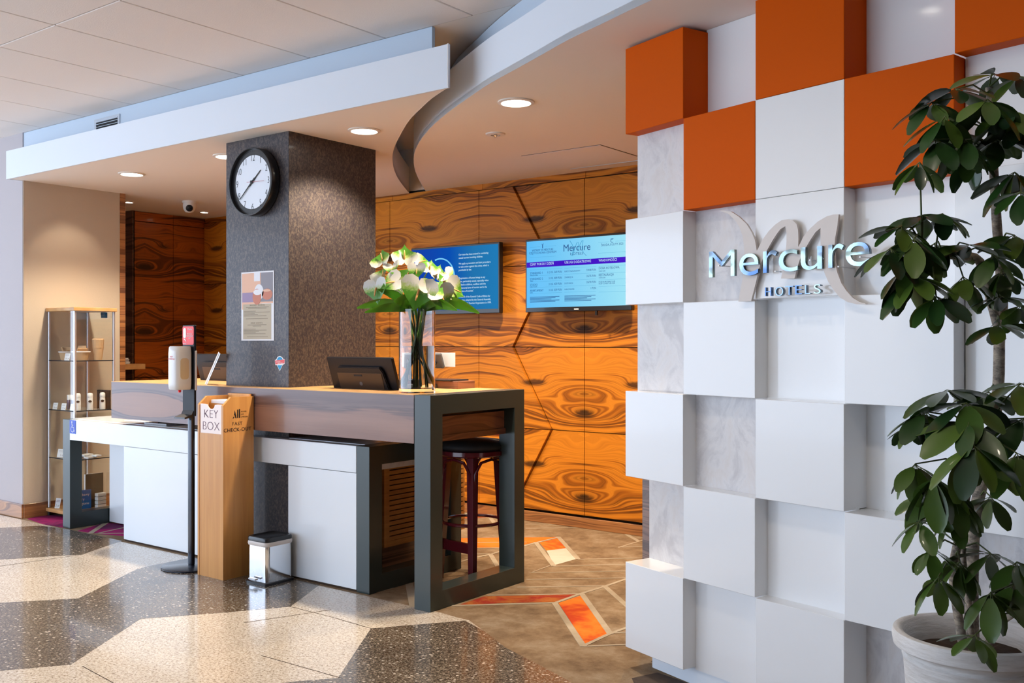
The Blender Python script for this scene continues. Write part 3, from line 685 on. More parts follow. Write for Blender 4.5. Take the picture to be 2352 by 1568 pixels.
# grey desk phone behind the vase
ph = thing('desk_telephone', 'dark grey device on a curved arm just left of the vase', 'telephone', (-3.90, 4.42, 1.1236))
B(-4.02, 4.36, 1.1236, -3.86, 4.48, 1.15, b=.006).build('base', 'grey_plastic', ph)
MB().tube([(-3.95, 4.42, 1.15), (-3.97, 4.42, 1.20), (-3.955, 4.42, 1.25), (-3.91, 4.42, 1.285)], [.022, .02, .02, .018], 12).build('arm', 'grey_plastic', ph, smooth=True)
MB().box(-.09, -.012, -.045, .05, .012, .05, b=.006, M_=Matrix.Translation((-3.91, 4.43, 1.285)) @ Matrix.Rotation(math.radians(20), 4, 'X')).build('head', 'grey_plastic', ph)
B(-3.975, 4.47, 1.25, -3.80, 4.475, 1.335).build('paper_sheet', 'paper', ph)
# wooden box with tray right of the vase
wbx = thing('wooden_box', 'small walnut box with a black tray on it right of the vase', 'box', (-3.80, 4.47, 1.1236))
B(-3.95, 4.38, 1.1236, -3.70, 4.54, 1.168, b=.002).build('body', 'counter_end', wbx)
B(-3.96, 4.36, 1.168, -3.74, 4.53, 1.176, b=.002).build('tray', 'black', wbx)
MB().prism([(-3.99, 4.30, 1.1236), (-3.955, 4.30, 1.1236), (-3.965, 4.30, 1.175), (-3.99, 4.30, 1.178)], (0, .2, 0)).build('card_reader', 'black', wbx)
# papers and cables on the low desk
tag(B(-6.62, 4.02, .8198, -6.32, 4.22, .8215).build('paper_sheet', 'paper'), 'white paper sheet lying on the left end of the low white desk', 'paper')
tag(B(-6.25, 3.95, .8198, -5.98, 4.13, .8300, b=.001).build('grey_folder', 'marble'), 'pale folder lying on the low desk below the walnut counter', 'folder')
mb = MB()
for q in range(3):
    pts = [(-6.05+.22*t+.03*q, 3.93+.16*t, .835+.045*math.sin(t*PI*1.15)+.006*q) for t in [i/10 for i in range(11)]]
    mb.tube(pts, .0035, 6)
tag(mb.build('cable', 'matte_black', smooth=True), 'loose black cables between the low desk and the walnut counter', 'cable')

# ---- glass vase with flowers
VX, VY, VZ = -3.636, 3.958, 1.1236
VR = .100
vase = thing('glass_vase', 'tall clear cylindrical glass vase on the counter beside the green frame', 'vase', (VX, VY, VZ))
MB().lathe([(.0001, 0), (VR, 0), (VR, .455), (VR-.005, .455), (VR-.005, .022), (.0001, .022)], (VX, VY, VZ), 48, caps=False).build('glass_body', 'vase_glass', vase, smooth=True, angle=50)
MB().lathe([(.0001, .0225), (VR-.0055, .0225), (VR-.0055, .255), (.0001, .255)], (VX, VY, VZ), 48, caps=False).build('water', 'water', vase, smooth=True, angle=50)
right_v = Vector((CS, SN, 0)); fwd_v = Vector((-SN, CS, 0)); upv = Vector((0, 0, 1))
def heart(n=18):
    pts = []
    for i in range(n):
        t = 2*PI*i/n
        x = 16*math.sin(t)**3; y = 13*math.cos(t)-5*math.cos(2*t)-2*math.cos(3*t)-math.cos(4*t)
        pts.append((x/17*.95, (y+2)/17))
    return pts
def spathe_mesh(cup):
    bm = bmesh.new(); hp = heart(20); rings = []
    ctr = bm.verts.new((0, .22, .0))
    for f_ in (.35, .7, 1.0):
        ring = []
        for x, y in hp:
            X = x*f_; Y = .22+(y-.22)*f_
            Z = cup*(X*X*.9+abs(Y-.22)**2*.25)-.10*f_*f_*max(0, -Y) + .04*math.sin(6*math.atan2(Y, X))*f_*f_
            ring.append(bm.verts.new((X, Y, Z)))
        rings.append(ring)
    n = len(hp)
    for i in range(n):
        bm.faces.new((ctr, rings[0][i], rings[0][(i+1) % n]))
        for a, b in zip(rings, rings[1:]): bm.faces.new((a[i], b[i], b[(i+1) % n], a[(i+1) % n]))
    me = bpy.data.meshes.new('spathe'); bm.to_mesh(me); bm.free(); me.materials.append(M['spathe']); me.shade_smooth(); return me
sm = [spathe_mesh(.25), spathe_mesh(.6), spathe_mesh(1.0)]
bm = bmesh.new(); bm.free()
mb = MB(); mb.tube([(0, .2, .02), (0, .02, .12), (0, -.18, .20), (0, -.36, .26)], [.045, .055, .05, .03], 8)
spx = bpy.data.meshes.new('spadix'); mb.bm.to_mesh(spx); mb.bm.free(); spx.materials.append(M['spadix']); spx.shade_smooth()
# px, py, depth offset, size, facing (right, up, towards viewer), spin, cup
FL = [(879, 594, .05, .070, (-.5, .5, .8), 200, 1), (929, 590, .06, .080, (.1, .5, .9), 180, 2), (902, 617, -.02, .055, (-.3, .6, .7), 20, 1),
      (957, 622, -.05, .055, (0, .1, 1), 0, 0), (987, 615, .02, .065, (.3, .6, .7), 160, 1), (865, 668, -.03, .085, (-.5, .1, .9), 10, 0),
      (900, 650, -.07, .078, (-.2, .5, .8), 300, 0), (960, 674, -.12, .112, (.05, .1, 1), 345, 0), (935, 640, -.03, .090, (-.3, .3, .9), 150, 1),
      (996, 664, -.10, .085, (.3, .5, .8), 130, 1), (1004, 628, .02, .065, (.5, .5, .7), 150, 2), (1018, 650, .0, .065, (.7, .3, .6), 200, 1),
      (1014, 682, -.08, .085, (.4, -.1, .9), 20, 0), (1044, 666, .0, .080, (.6, .1, .8), 60, 0), (968, 604, .10, .065, (0, .8, .6), 90, 1),
      (882, 632, .06, .065, (-.7, .4, .6), 180, 2), (1030, 634, .08, .055, (.7, .5, .5), 30, 1), (912, 676, .02, .06, (-.4, 0, .9), 0, 1)]
FLN = ['green anthurium bloom at the top left of the bouquet', 'topmost anthurium bloom, broad and green', 'small white anthurium bloom between the two green ones at upper left', 'upright white anthurium bloom in the middle with orange centre', 'green-edged anthurium bloom at the top right of centre', 'leftmost large white anthurium bloom facing left',
       'white anthurium bloom left of centre, tilted up', 'largest white anthurium bloom at the front centre', 'dark green anthurium lobe above the largest white bloom', 'green-tipped anthurium bloom right of the largest white bloom', 'green anthurium bloom against the blue screen, upper right', 'small green and white anthurium bloom at the far right middle',
       'white anthurium bloom with orange spadix at lower right', 'rightmost white anthurium bloom with a pointed tip', 'green anthurium bloom at the back of the bouquet top', 'small green anthurium bloom at the left back of the bouquet', 'small anthurium bloom at the right back of the bouquet', 'small white anthurium bloom low on the left over the vase rim']
for i, (px, py, dz, sz, fc, spin, cup) in enumerate(FL):
    P = atD(px, py, 5.35+dz)
    nrm = (right_v*fc[0]+upv*fc[1]-fwd_v*fc[2]).normalized()
    xd = upv.cross(nrm).normalized(); yd = nrm.cross(xd)
    Rm = Matrix((xd, yd, nrm)).transposed().to_4x4() @ Matrix.Rotation(math.radians(spin), 4, 'Z')
    T = Matrix.Translation(P) @ Rm @ Matrix.Scale(sz*1.05, 4)
    pos = 'left side' if px < 910 else ('centre' if px < 980 else 'right side')
    hgt_ = 'top' if py < 612 else ('middle' if py < 655 else 'lower rim')
    tone = 'green and white' if spin in (200, 180, 160, 150, 130, 90) else 'white'
    f = thing('anthurium', FLN[i], 'flower', P, 'anthuriums in the vase')
    o = bpy.data.objects.new('spathe', sm[cup]); C.objects.link(o); o.parent = f; o.matrix_parent_inverse = Matrix.Identity(4); o.matrix_basis = Matrix.Translation(-P) @ T
    o = bpy.data.objects.new('spadix', spx); C.objects.link(o); o.parent = f; o.matrix_basis = Matrix.Translation(-P) @ T
    a = 2*PI*i/len(FL)*2.3; neck = Vector((VX+.05*math.cos(a), VY+.05*math.sin(a), VZ+.45)); foot_ = Vector((VX-.082*math.cos(a+.5), VY-.082*math.sin(a+.5), VZ+.03))
    mb = MB(); mid = Vector((VX, VY, VZ+.24))+Vector((.02*math.cos(a*3), .02*math.sin(a*3), 0))
    mb.tube([foot_, mid, neck, neck.lerp(P, .55)+Vector((0, 0, .02)), P], [.0042, .004, .004, .0035, .003], 6)
    mb.build('stem', 'stem', f, smooth=True)
def long_leaf(name, base, tip, width, sag, label, group):
    base, tip = Vector(base), Vector(tip); d = tip-base; side = d.cross(upv).normalized(); tilt = math.radians(55 if d.dot(right_v) < 0 else -55)*(1 if False else 1); side = (Matrix.Rotation(tilt, 3, d.normalized()) @ side).normalized(); n = 9; bm = bmesh.new(); rows_ = []
    for i in range(n):
        t = i/(n-1); c = base.lerp(tip, t)+upv*(math.sin(t*PI)*sag)
        w_ = width*math.sin(PI*min(1, (t*.92+.04)))**.8*(1-.25*t)
        rows_.append([bm.verts.new(c-side*w_), bm.verts.new(c-d.cross(side).normalized()*w_*.25), bm.verts.new(c+side*w_)])
    for a, b in zip(rows_, rows_[1:]):
        for k_ in range(2): bm.faces.new((a[k_], a[k_+1], b[k_+1], b[k_]))
    mb = MB(); mb.bm.free(); mb.bm = bm
    bmesh.ops.solidify(bm, geom=list(bm.faces), thickness=.001)
    return tag(mb.build(name, 'tropic_leaf', smooth=True, angle=80), label, 'leaf', group)
for (px, py, dz), wd, sg, lb in (((820, 707, -.02), 0.039, .03, 'longest green leaf reaching left over the vase rim'), ((838, 717, -.12), 0.033, .02, 'lower green leaf hanging left over the vase rim'),
        ((1050, 712, -.12), 0.045, .035, 'broad green leaf lying to the right over the vase rim'), ((1101, 719, .02), 0.045, .05, 'longest green leaf drooping right past the screen'),
        ((868, 664, -.05), 0.033, .02, 'short dark leaf rising left between the blooms'), ((905, 690, -.16), 0.045, .03, 'green leaf below the left blooms at the vase rim'), ((1000, 700, -.15), 0.045, .03, 'green leaf at the front right of the vase rim')):
    ct = atD(958+(px-958)*.08, 712, 5.33)
    long_leaf('long_leaf', ct, atD(px, py, 5.33+dz), wd, sg, lb, 'long leaves of the bouquet')

# ================================================================== KEY BOX
kb = thing('key_box', 'tall alder key drop box in front of the counter', 'key box', (-4.91, 3.65, 0))
kx0, kx1, ky0, ky1 = -5.035, -4.787, 3.538, 3.758
def kside(x):
    MB().prism([(x, ky0, 0), (x, ky1, 0), (x, ky1, 1.073), (x, ky0+.055, 1.073), (x, ky0, 1.024)], (.018, 0, 0)).build('side_panel', 'alder', kb)
kside(kx0); kside(kx1-.018)
B(kx0+.018, ky1-.016, .0, kx1-.018, ky1, 1.085, b=.001).build('back_panel', 'alder', kb)
B(kx0+.018, ky0+.002, .0, kx1-.018, ky0+.018, .856, b=.001).build('front_panel', 'alder', kb)
B(kx0+.018, ky0+.07, .60, kx1-.018, ky1-.016, 1.03).build('inner_chute', 'cabinet_oak', kb)
B(kx0+.03, ky0+.075, 1.03, kx1-.03, ky1-.03, 1.05).build('paper_pad', 'paper', kb)
pts = [(kx0+.022, .856), (kx1-.019, .856), (kx1-.019, 1.030), (kx1-.062, 1.030)]
cxm = (kx0+kx1)/2+.003
pts += [(cxm+.032*math.cos(t)*1.1, 1.027-.026*math.sin(t)) for t in [PI*i/10 for i in range(11)]]
pts += [(kx0+.062, 1.030), (kx0+.022, 1.030)]
MB().prism([(x, ky0+.004, z) for x, z in pts], (0, .006, 0)).build('name_plate', 'pale_sign', kb)
mb = MB()
for s_, z in (('KEY', .948), ('BOX', .876)):
    mb.text(s_, .073, (cxm-.001, ky0+.0032, z), (1, 0, 0), (0, 0, 1), .0008, 'CENTER', -.0016, sx=1.12)
mb.build('lettering', 'key_print', kb)
mb = MB(); fx = kx1+.0008
def side_text(s_, size, yc, z, off=0., sx=1., al='CENTER'): mb.text(s_, size, (fx, yc, z), (0, 1, 0), (0, 0, 1), .0006, al, off, sx)
side_text('FAST', .030, 3.638, .905, -.0004, 1.15); side_text('CHECK-OUT', .031, 3.640, .869, .0008, 1.12)
# the stencilled logo: an A of slanted bars and two uprights
for p in ([(3.604, .945), (3.610, .957), (3.618, .957), (3.612, .948)], [(3.613, .962), (3.620, .995), (3.633, .948), (3.624, .948), (3.619, .968)], [(3.637, .948), (3.637, .998), (3.645, .998), (3.645, .948)], [(3.650, .948), (3.650, 1.0), (3.658, 1.0), (3.658, .948)]):
    mb.prism([(fx, a, b) for a, b in p], (.0005, 0, 0))
for s_, z in (('ACCOR', .982), ('LIVE', .966), ('LIMITLESS', .950)): side_text(s_, .0095, 3.664, z, .0002, 1.2, 'LEFT')
mb.build('side_lettering', 'gold_letter', kb)

# ================================================================== SANITISER STAND
ss = thing('sanitiser_stand', 'black hand sanitiser stand with round base left of the key box', 'sanitiser stand', (-5.256, 3.645, 0))
sx_, sy_ = -5.245, 3.64
MB().lathe([(.0001, 0), (.176, 0), (.18, .004), (.18, .009), (.176, .012), (.0001, .013)], (sx_, sy_, 0), 64, caps=False).build('round_base', 'black_metal', ss, smooth=True, angle=40)
B(sx_-.020, sy_-.014, .012, sx_+.020, sy_+.014, .95, b=.006, seg=2).build('pole', 'black_metal', ss, smooth=True)
B(sx_-.075, sy_-.012, .94, sx_+.048, sy_+.004, 1.505, b=.003).build('mount_plate', 'frame_dark', ss)
B(sx_+.048, sy_-.010, 1.10, sx_+.056, sy_+.004, 1.345, b=.002).build('mount_plate', 'frost', ss)
mb = MB(); mb.prism([(sx_-.07, sy_-.012, .975), (sx_-.07, sy_-.025, .95), (sx_-.07, sy_-.075, .935), (sx_-.07, sy_-.075, .925), (sx_-.07, sy_-.012, .935)], (.11, 0, 0)); mb.build('drip_tray', 'black', ss)
# dispenser
mb = MB(); r2 = rounded(sx_-.062, sy_-.135, sx_+.040, sy_-.012, .03, 5)
lay = [(1.105, .90), (1.112, .97), (1.14, 1.0), (1.33, 1.0), (1.365, .96), (1.374, .88)]
cx_, cy_ = sx_-.011, sy_-.07; rings = []
for z, s_ in lay: rings.append([mb.bm.verts.new((cx_+(x-cx_)*s_, cy_+(y-cy_)*s_, z)) for x, y in r2])
for a, b in zip(rings, rings[1:]):
    for i in range(len(r2)): mb.bm.faces.new((a[i], a[(i+1) % len(r2)], b[(i+1) % len(r2)], b[i]))
mb.bm.faces.new(rings[0][::-1]); mb.bm.faces.new(rings[-1])
disp = mb.build('dispenser', 'dispenser', ss, smooth=True, angle=50)
mb = MB(); mb.prism([(sx_+.0402, y, z) for y, z in rounded(sy_-.105, 1.17, sy_-.045, 1.30, .02)], (.0006, 0, 0)); mb.build('soap_window', 'soap', disp)
mb = MB(); mb.text('STOP', .012, (sx_-.011, sy_-.1358, 1.305), (1, 0, 0), (0, 0, 1), .0005, 'CENTER'); mb.text('DEZYNFEKCJA', .0105, (sx_-.011, sy_-.1358, 1.292), (1, 0, 0), (0, 0, 1), .0005, 'CENTER'); mb.build('red_lettering', 'red', disp)
MB().lathe([(.008, 0), (.010, .012), (.006, .02)], (sx_-.02, sy_-.07, 1.088), 12).build('nozzle', 'red', disp)
mb = MB(); mb.prism([(x, sy_-.0125, z) for x, z in rounded(sx_-.072, 1.382, sx_+.044, 1.497, .012)], (0, -.0015, 0)); sgn = mb.build('red_sign', 'red', ss)
mb = MB(); fy = sy_-.0148
mb.prism([(x, fy, z) for x, z in rounded(sx_-.062, 1.425, sx_-.034, 1.486, .010)], (0, -.0006, 0))
mb.prism([(x, fy, z) for x, z in ((sx_-.058, 1.418), (sx_-.040, 1.408), (sx_-.030, 1.398), (sx_-.034, 1.410), (sx_-.046, 1.420))], (0, -.0006, 0))
mb.text('Merida', .017, (sx_+.006, fy, 1.474), (1, 0, 0), (0, 0, 1), .0006, 'CENTER', .0004)
for s_, z in (('PLYN DO', 1.446), ('DEZYNFEKCJI', 1.432), ('RAK', 1.418)): mb.text(s_, .0115, (sx_+.004, fy, z), (1, 0, 0), (0, 0, 1), .0006, 'CENTER', .0004)
mb.text('automat', .010, (sx_-.048, fy, 1.387), (1, 0, 0), (0, 0, 1), .0006, 'CENTER', .0003)
mb.build('sign_print', 'white_print', sgn)

# ================================================================== PEDAL BIN
bx0, bx1, by0, by1 = -4.650, -4.475, 3.60, 3.80
bn = thing('pedal_bin', 'small chrome pedal bin with black lid between key box and white desk panel', 'bin', ((bx0+bx1)/2, (by0+by1)/2, 0))
def loft(rings_def, cxy, m, name, par, n=5, smooth=True, angle=40):
    mb = MB(); rings = []
    for z, g_, r in rings_def: rings.append([mb.bm.verts.new((x, y, z)) for x, y in rounded(bx0-g_, by0-g_, bx1+g_, by1+g_, r, n)])
    for a, b in zip(rings, rings[1:]):
        for i in range(len(a)): mb.bm.faces.new((a[i], a[(i+1) % len(a)], b[(i+1) % len(a)], b[i]))
    mb.bm.faces.new(rings[0][::-1]); mb.bm.faces.new(rings[-1])
    return mb.build(name, m, par, smooth=smooth, angle=angle)
loft([(0, .008, .02), (.014, .008, .02), (.018, .0, .02)], None, 'black', 'base', bn)
body = loft([(.018, -.002, .022), (.06, 0, .028), (.20, 0, .03), (.225, -.001, .03)], None, 'chrome', 'body', bn)
loft([(.222, .002, .03), (.232, .005, .032), (.244, .003, .03), (.25, .0, .03)], None, 'frost', 'bin_liner', bn)
lid = loft([(.247, .003, .03), (.262, .004, .03), (.272, .0, .03), (.274, -.012, .03), (.268, -.022, .02)], None, 'black', 'lid', bn)
mb = MB(); mb.box(bx0+.05, by0-.03, .030, bx1-.06, by0-.008, .040, b=.003); mb.tube([(bx0+.07, by0-.02, .034), (bx0+.07, by0+.01, .030)], .004, 8); mb.build('pedal', 'steel', bn)

# ================================================================== BAR STOOL
stl = thing('bar_stool', 'bordeaux bentwood bar stool with black seat behind the green frame', 'stool', (-3.66, 4.46, 0))
cx, cy = -3.665, 4.475; SH = .775
MB().lathe([(.0001, SH-.01), (.185, SH-.01), (.205, SH+.005), (.205, SH+.02), (.18, SH+.042), (.08, SH+.052), (.0001, SH+.053)], (cx, cy, 0), 40, caps=False).build('seat', 'matte_black', stl, smooth=True, angle=60)
MB().lathe([(.0001, SH-.045), (.195, SH-.045), (.207, SH-.035), (.207, SH-.012), (.19, SH-.006), (.0001, SH-.005)], (cx, cy, 0), 40, caps=False).build('seat_frame', 'bordeaux', stl, smooth=True, angle=40)
legs = []
for a in (-51, 39, 129, 219):
    t = math.radians(a); u = Vector((math.cos(t), math.sin(t), 0))
    c0 = Vector((cx, cy, 0)); top = c0+u*.155+Vector((0, 0, SH-.045)); bot = c0+u*.198
    MB().tube([bot, c0+u*.17+Vector((0, 0, .45)), top], [.024, .031, .034], 4).build('leg', 'bordeaux', stl, smooth=True, angle=60)
    legs.append((top, bot, u))
for i in range(4):
    u, v = legs[i][2], legs[(i+1) % 4][2]; c0 = Vector((cx, cy, 0)); m_ = (u+v).normalized()
    pts = [c0+u*.17+upv*(SH-.28), c0+u*.165+m_*.02+upv*(SH-.14), c0+(u*.6+m_*.4).normalized()*.165+upv*(SH-.075), c0+m_*.155+upv*(SH-.06), c0+(v*.6+m_*.4).normalized()*.165+upv*(SH-.075), c0+v*.165+m_*.02+upv*(SH-.14), c0+v*.17+upv*(SH-.28)]
    MB().tube(pts, .009, 8).build('bent_brace', 'bordeaux', stl, smooth=True)
MB().tube([(cx+.18*math.cos(t), cy+.18*math.sin(t), .34) for t in [2*PI*i/36 for i in range(37)]], .010, 8, cap=False).build('foot_ring', 'bordeaux', stl, smooth=True)
p0, p1 = legs[0][1].lerp(legs[0][0], .28), legs[3][1].lerp(legs[3][0], .28)
MB().prism([p0+Vector((0, 0, -.03)), p0+Vector((0, 0, .03)), p1+Vector((0, 0, .03)), p1+Vector((0, 0, -.03))], (0, .018, 0)).build('stretcher', 'bordeaux', stl)
for s_ in (-1, 1):
    MB().tube([(cx+.16*s_, cy+.13, SH-.02), (cx+.17*s_, cy+.19, SH+.1), (cx+.17*s_, cy+.22, SH+.30)], .014, 8).build('back_post', 'bordeaux', stl, smooth=True)
for z, nm in ((SH+.055, 'back_rail'), (SH+.25, 'back_rail')):
    mb = MB(); A = [(cx+.20*math.sin(t), cy+.06+.155*math.cos(t)) for t in [math.radians(-62+12.4*i) for i in range(11)]]
    band(mb, A, z, z+.035+(.05 if z > SH+.1 else 0), .014, 1); mb.build(nm, 'bordeaux_lit', stl, smooth=True, angle=50)

# ================================================================== DISPLAY CABINET
dc = thing('display_cabinet', 'narrow glass display cabinet with beech top against the beige wall', 'display cabinet', (-7.52, 4.19, 0))
X0, X1, Y0, Y1 = -7.728, -7.316, 4.02, 4.365; H = 1.645
B(X0-.01, Y0-.012, H, X1+.012, Y1+.01, H+.028, b=.002).build('top_board', 'beech', dc)
B(X0-.01, Y0-.012, .035, X1+.012, Y1+.01, .063, b=.002).build('bottom_board', 'beech', dc)
for x, y in ((X0, Y0), (X1-.018, Y0), (X0, Y1-.018), (X1-.018, Y1-.018)):
    B(x, y, .063, x+.018, y+.018, H, b=.003).build('post', 'alu', dc)
    MB().cyl((x+.009, y+.009, 0), .012, .035, 12).build('foot', 'black', dc)
SHV = [1.250, .855, .470]
for z in SHV: B(X0+.006, Y0+.006, z-.003, X1-.006, Y1-.006, z+.003).build('glass_shelf', 'pane', dc); 
for z in SHV: B(X0+.006, Y0+.002, z-.0035, X1-.012, Y0+.006, z+.0035).build('shelf_edge', 'frame_dark', dc)
for z in SHV: B(X1-.006, Y0+.016, z-.0035, X1-.002, Y1-.012, z+.0035).build('shelf_edge', 'frame_dark', dc)
B(X0+.018, Y0+.006, .065, X1-.018, Y0+.010, H).build('glass_pane', 'pane', dc)
B(X1-.010, Y0+.018, .065, X1-.006, Y1-.018, H).build('glass_pane', 'pane', dc)
B(X0+.018, Y1-.010, .065, X1-.018, Y1-.006, H).build('glass_pane', 'pane', dc)
mb = MB(); mb.box(X1-.13, Y1-.05, H-.05, X1-.08, Y1-.02, H-.005, b=.003); mb.box(X1-.10, Y1-.07, H-.03, X1-.05, Y1-.05, H-.005, b=.003); mb.build('lock_fitting', 'black', dc)
def price(x, y, z, label, big='19 zł', h=.052, w_=.045):
    t = thing('price_card', label, 'price card', (x, y, z))
    R_ = Matrix.Translation((x, y, z)) @ Matrix.Rotation(math.radians(18), 4, 'Z') @ Matrix.Rotation(math.radians(-14), 4, 'X')
    MB().box(-w_/2, 0, 0, w_/2, .002, h, M_=R_).build('card', 'price_card', t)
    mb = MB(); xd = R_.to_3x3() @ Vector((1, 0, 0)); yd = R_.to_3x3() @ Vector((0, 0, 1))
    mb.text(big, h*.34, R_ @ Vector((0, -.0006, h*.14)), xd, yd, .0004, 'CENTER', .0003)
    for k_ in range(2): mb.box(-w_*.36, -.0006, h*(.62+.14*k_), w_*.36, 0, h*(.66+.14*k_), M_=R_)
    mb.build('card_print', 'grey_print', t)
z = SHV[0]+.0035
price(X0+.24, Y0+.03, z-.012+.012, 'white price card on the top glass shelf of the display cabinet', '18 zł', .058, .05)
def cup(x, y, z, r, h, label, fill=True):
    t = thing('kraft_cup', label, 'cup', (x, y, z), 'kraft tubs on the top cabinet shelf')
    MB().lathe([(.0001, 0), (r*.76, 0), (r, h), (r+.003, h), (r+.003, h+.004), (r*.93, h+.004), (.0001, h-.01)], (x, y, z), 24, caps=False).build('tub', 'kraft', t, smooth=True, angle=40)
    MB().lathe([(r+.0005, h-.004), (r+.0045, h-.004), (r+.0045, h+.005), (r+.0005, h+.005)], (x, y, z), 24, caps=False).build('rim', 'paper', t, smooth=True)
    if fill:
        mb = MB()
        for k_ in range(5):
            a = random.random()*6; h2 = random.uniform(.03, .07)
            Rz = Matrix.Translation((x, y, z+h-.015)) @ Matrix.Rotation(a, 4, 'Z') @ Matrix.Rotation(random.uniform(-.4, .4), 4, 'X')
            mb.box(-r*.6, -.006+.01*k_-.02, 0, r*.6, .006+.01*k_-.02, h2, M_=Rz, b=.003)
        mb.build('paper_bags', 'kraft', t)
cup(X0+.12, Y0+.10, z, .062, .065, 'wide kraft tub of paper bags behind the left glass pane, top shelf')
cup(X0+.26, Y0+.14, z, .066, .068, 'wide kraft tub of paper bags in the middle of the top shelf')
t = thing('kraft_cup', 'slim kraft cup with a paper bag at the right of the top shelf', 'cup', (X1-.075, Y0+.24, z))
MB().lathe([(.0001, 0), (.030, 0), (.042, .10), (.044, .10), (.044, .104), (.0001, .104)], (X1-.075, Y0+.24, z), 24, caps=False).build('tub', 'kraft', t, smooth=True, angle=40)
MB().lathe([(.0001, .104), (.042, .104), (.046, .165), (.040, .175), (.0001, .16)], (X1-.075, Y0+.24, z), 14, caps=False).build('paper_bag', 'kraft', t)
z = SHV[1]+.0035
for k_, (x, y, lb) in enumerate(((X1-.085, Y0+.075, 'left'), (X1-.055, Y0+.16, 'middle'), (X1-.045, Y0+.26, 'right'))):
    t = thing('deodorant_bottle', f'white roll-on bottle with dark oval label, {lb} one of three on the second shelf', 'bottle', (x, y, z), 'white bottles on the second shelf')
    MB().lathe([(.0001, 0), (.021, 0), (.023, .01), (.0225, .06), (.020, .098), (.0001, .098)], (x, y, z), 20, caps=False).build('bottle', 'white', t, smooth=True, angle=40)
    MB().lathe([(.0205, .098), (.0215, .10), (.021, .125), (.015, .134), (.0001, .136)], (x, y, z), 20, caps=False).build('cap', 'white', t, smooth=True, angle=40)
    mb = MB(); v_ = Vector((x, y, 0)).normalized()*-1; sd = Vector((-v_.y, v_.x, 0))
    c_ = Vector((x, y, z+.068))+v_*.0235
    mb.prism([c_+sd*.013*math.cos(q)+upv*.0095*math.sin(q) for q in [2*PI*i/16 for i in range(16)]], v_*.001); mb.build('oval_label', 'gold_letter', t)
for k_, (x, y) in enumerate(((X0+.155, Y0+.10), (X0+.225, Y0+.10))):
    t = thing('dark_bottle', ('left' if k_ == 0 else 'right')+' small plum bottle with white cap on the second shelf', 'bottle', (x, y, z))
    MB().lathe([(.0001, 0), (.02, 0), (.02, .075), (.0001, .075)], (x, y, z), 16, caps=False).build('bottle', 'dark_bottle', t, smooth=True, angle=40)
    MB().lathe([(.0001, .075), (.019, .075), (.019, .115), (.0001, .117)], (x, y, z), 16, caps=False).build('cap', 'white', t, smooth=True, angle=40)
for k_ in range(4):
    x, y = X0+.25+.045*k_, Y0+.30
    tag(MB().lathe([(.0001, 0), (.018, 0), (.018, .15), (.0001, .152)], (x, y, z), 14, caps=False).build('black_tube', 'matte_black', smooth=True, angle=40), 'black tube in the row behind the white bottles, '+('first from the left', 'second from the left', 'second from the right', 'last on the right')[k_], 'tube', 'black tubes on the second shelf')
price(X0+.055, Y0+.03, z, 'left price card at the corner of the second cabinet shelf', '10 zł')
price(X0+.185, Y0+.03, z, 'second price card from the left on the second shelf', '19 zł')
price(X0+.31, Y0+.035, z, 'price card beside the corner post on the second shelf', '19 zł')
z = SHV[2]+.0035
price(X0+.12, Y0+.05, z, 'large leaning card at the left of the third shelf', '5 zł', .065, .09)
for k_ in range(6):
    x = X1-.20+.05*(k_ % 3)+.01*k_; y = Y0+.12+.05*(k_//3)
    tag(B(x, y, z+.013*(k_ % 2), x+.07, y+.045, z+.012+.013*(k_ % 2), b=.001).build('small_packet', 'white'), ('front left', 'front middle', 'front right', 'back left', 'back middle', 'back right')[k_]+' white packet in the flat pile on the third cabinet shelf', 'packet', 'packets on the third shelf')
price(X1-.16, Y0+.06, z, 'leaning card above the white packets on the third shelf', '8 zł', .05, .06)
z = .0632
price(X0+.09, Y0+.03, z, 'price card at the left corner of the cabinet bottom', '2 zł', .08, .05)
for k_ in range(3): tag(B(X0+.15+.05*k_, Y0+.05, z, X0+.19+.05*k_, Y0+.10, z+.05+.02*(k_ % 2), b=.002).build('toiletry_box', ('white', 'dark_bottle', 'white')[k_]), ('left white', 'middle plum', 'right white')[k_]+' small carton beside the bottom price card', 'carton', 'cartons on the cabinet bottom')
bk = thing('guide_book', 'upright book with dark photo cover and white spine on the cabinet bottom', 'book', (X1-.14, Y0+.20, z))
B(X1-.16, Y0+.17, z, X1-.145, Y0+.32, z+.27).build('spine', 'white', bk); B(X1-.145, Y0+.17, z, X1-.135, Y0+.32, z+.27).build('cover', 'photo_dark', bk)
b2 = thing('blue_book', 'bright blue booklet with white script leaning in front of the dark book', 'book', (X1-.10, Y0+.10, z))
B(X1-.12, Y0+.08, z, X1-.108, Y0+.20, z+.15).build('cover', 'book_blue', b2)
mb = MB()
for s_, zz in (('Zabawy', z+.105), ('i gry', z+.07), ('regionu', z+.035)): mb.text(s_, .03, (X1-.1075, Y0+.09, zz), (0, 1, 0), (0, 0, 1), .0004, 'LEFT')
mb.build('script', 'white_print', b2)
for k_ in range(4):
    tag(B(X1-.10, Y0+.225, z+.03*k_, X1-.055, Y0+.30, z+.03*k_+.027, b=.003).build('boxed_pack', 'white'), ('lowest', 'second lowest', 'second highest', 'topmost')[k_]+' white boxed pack in the stack at the cabinet bottom right', 'pack', 'stack of white packs')
mb = MB()
t = thing('paper_pile', 'untidy pile of white paper slips on the alcove shelf', 'paper', (-8.62, 5.2, 1.1905))
for k_ in range(5):
    B(-8.72+.012*k_, 5.08, 1.1905+.012*k_, -8.50-.006*k_+(.01 if k_ % 2 else 0), 5.22, 1.1905+.012*k_+.008).build('slip', 'paper', t)

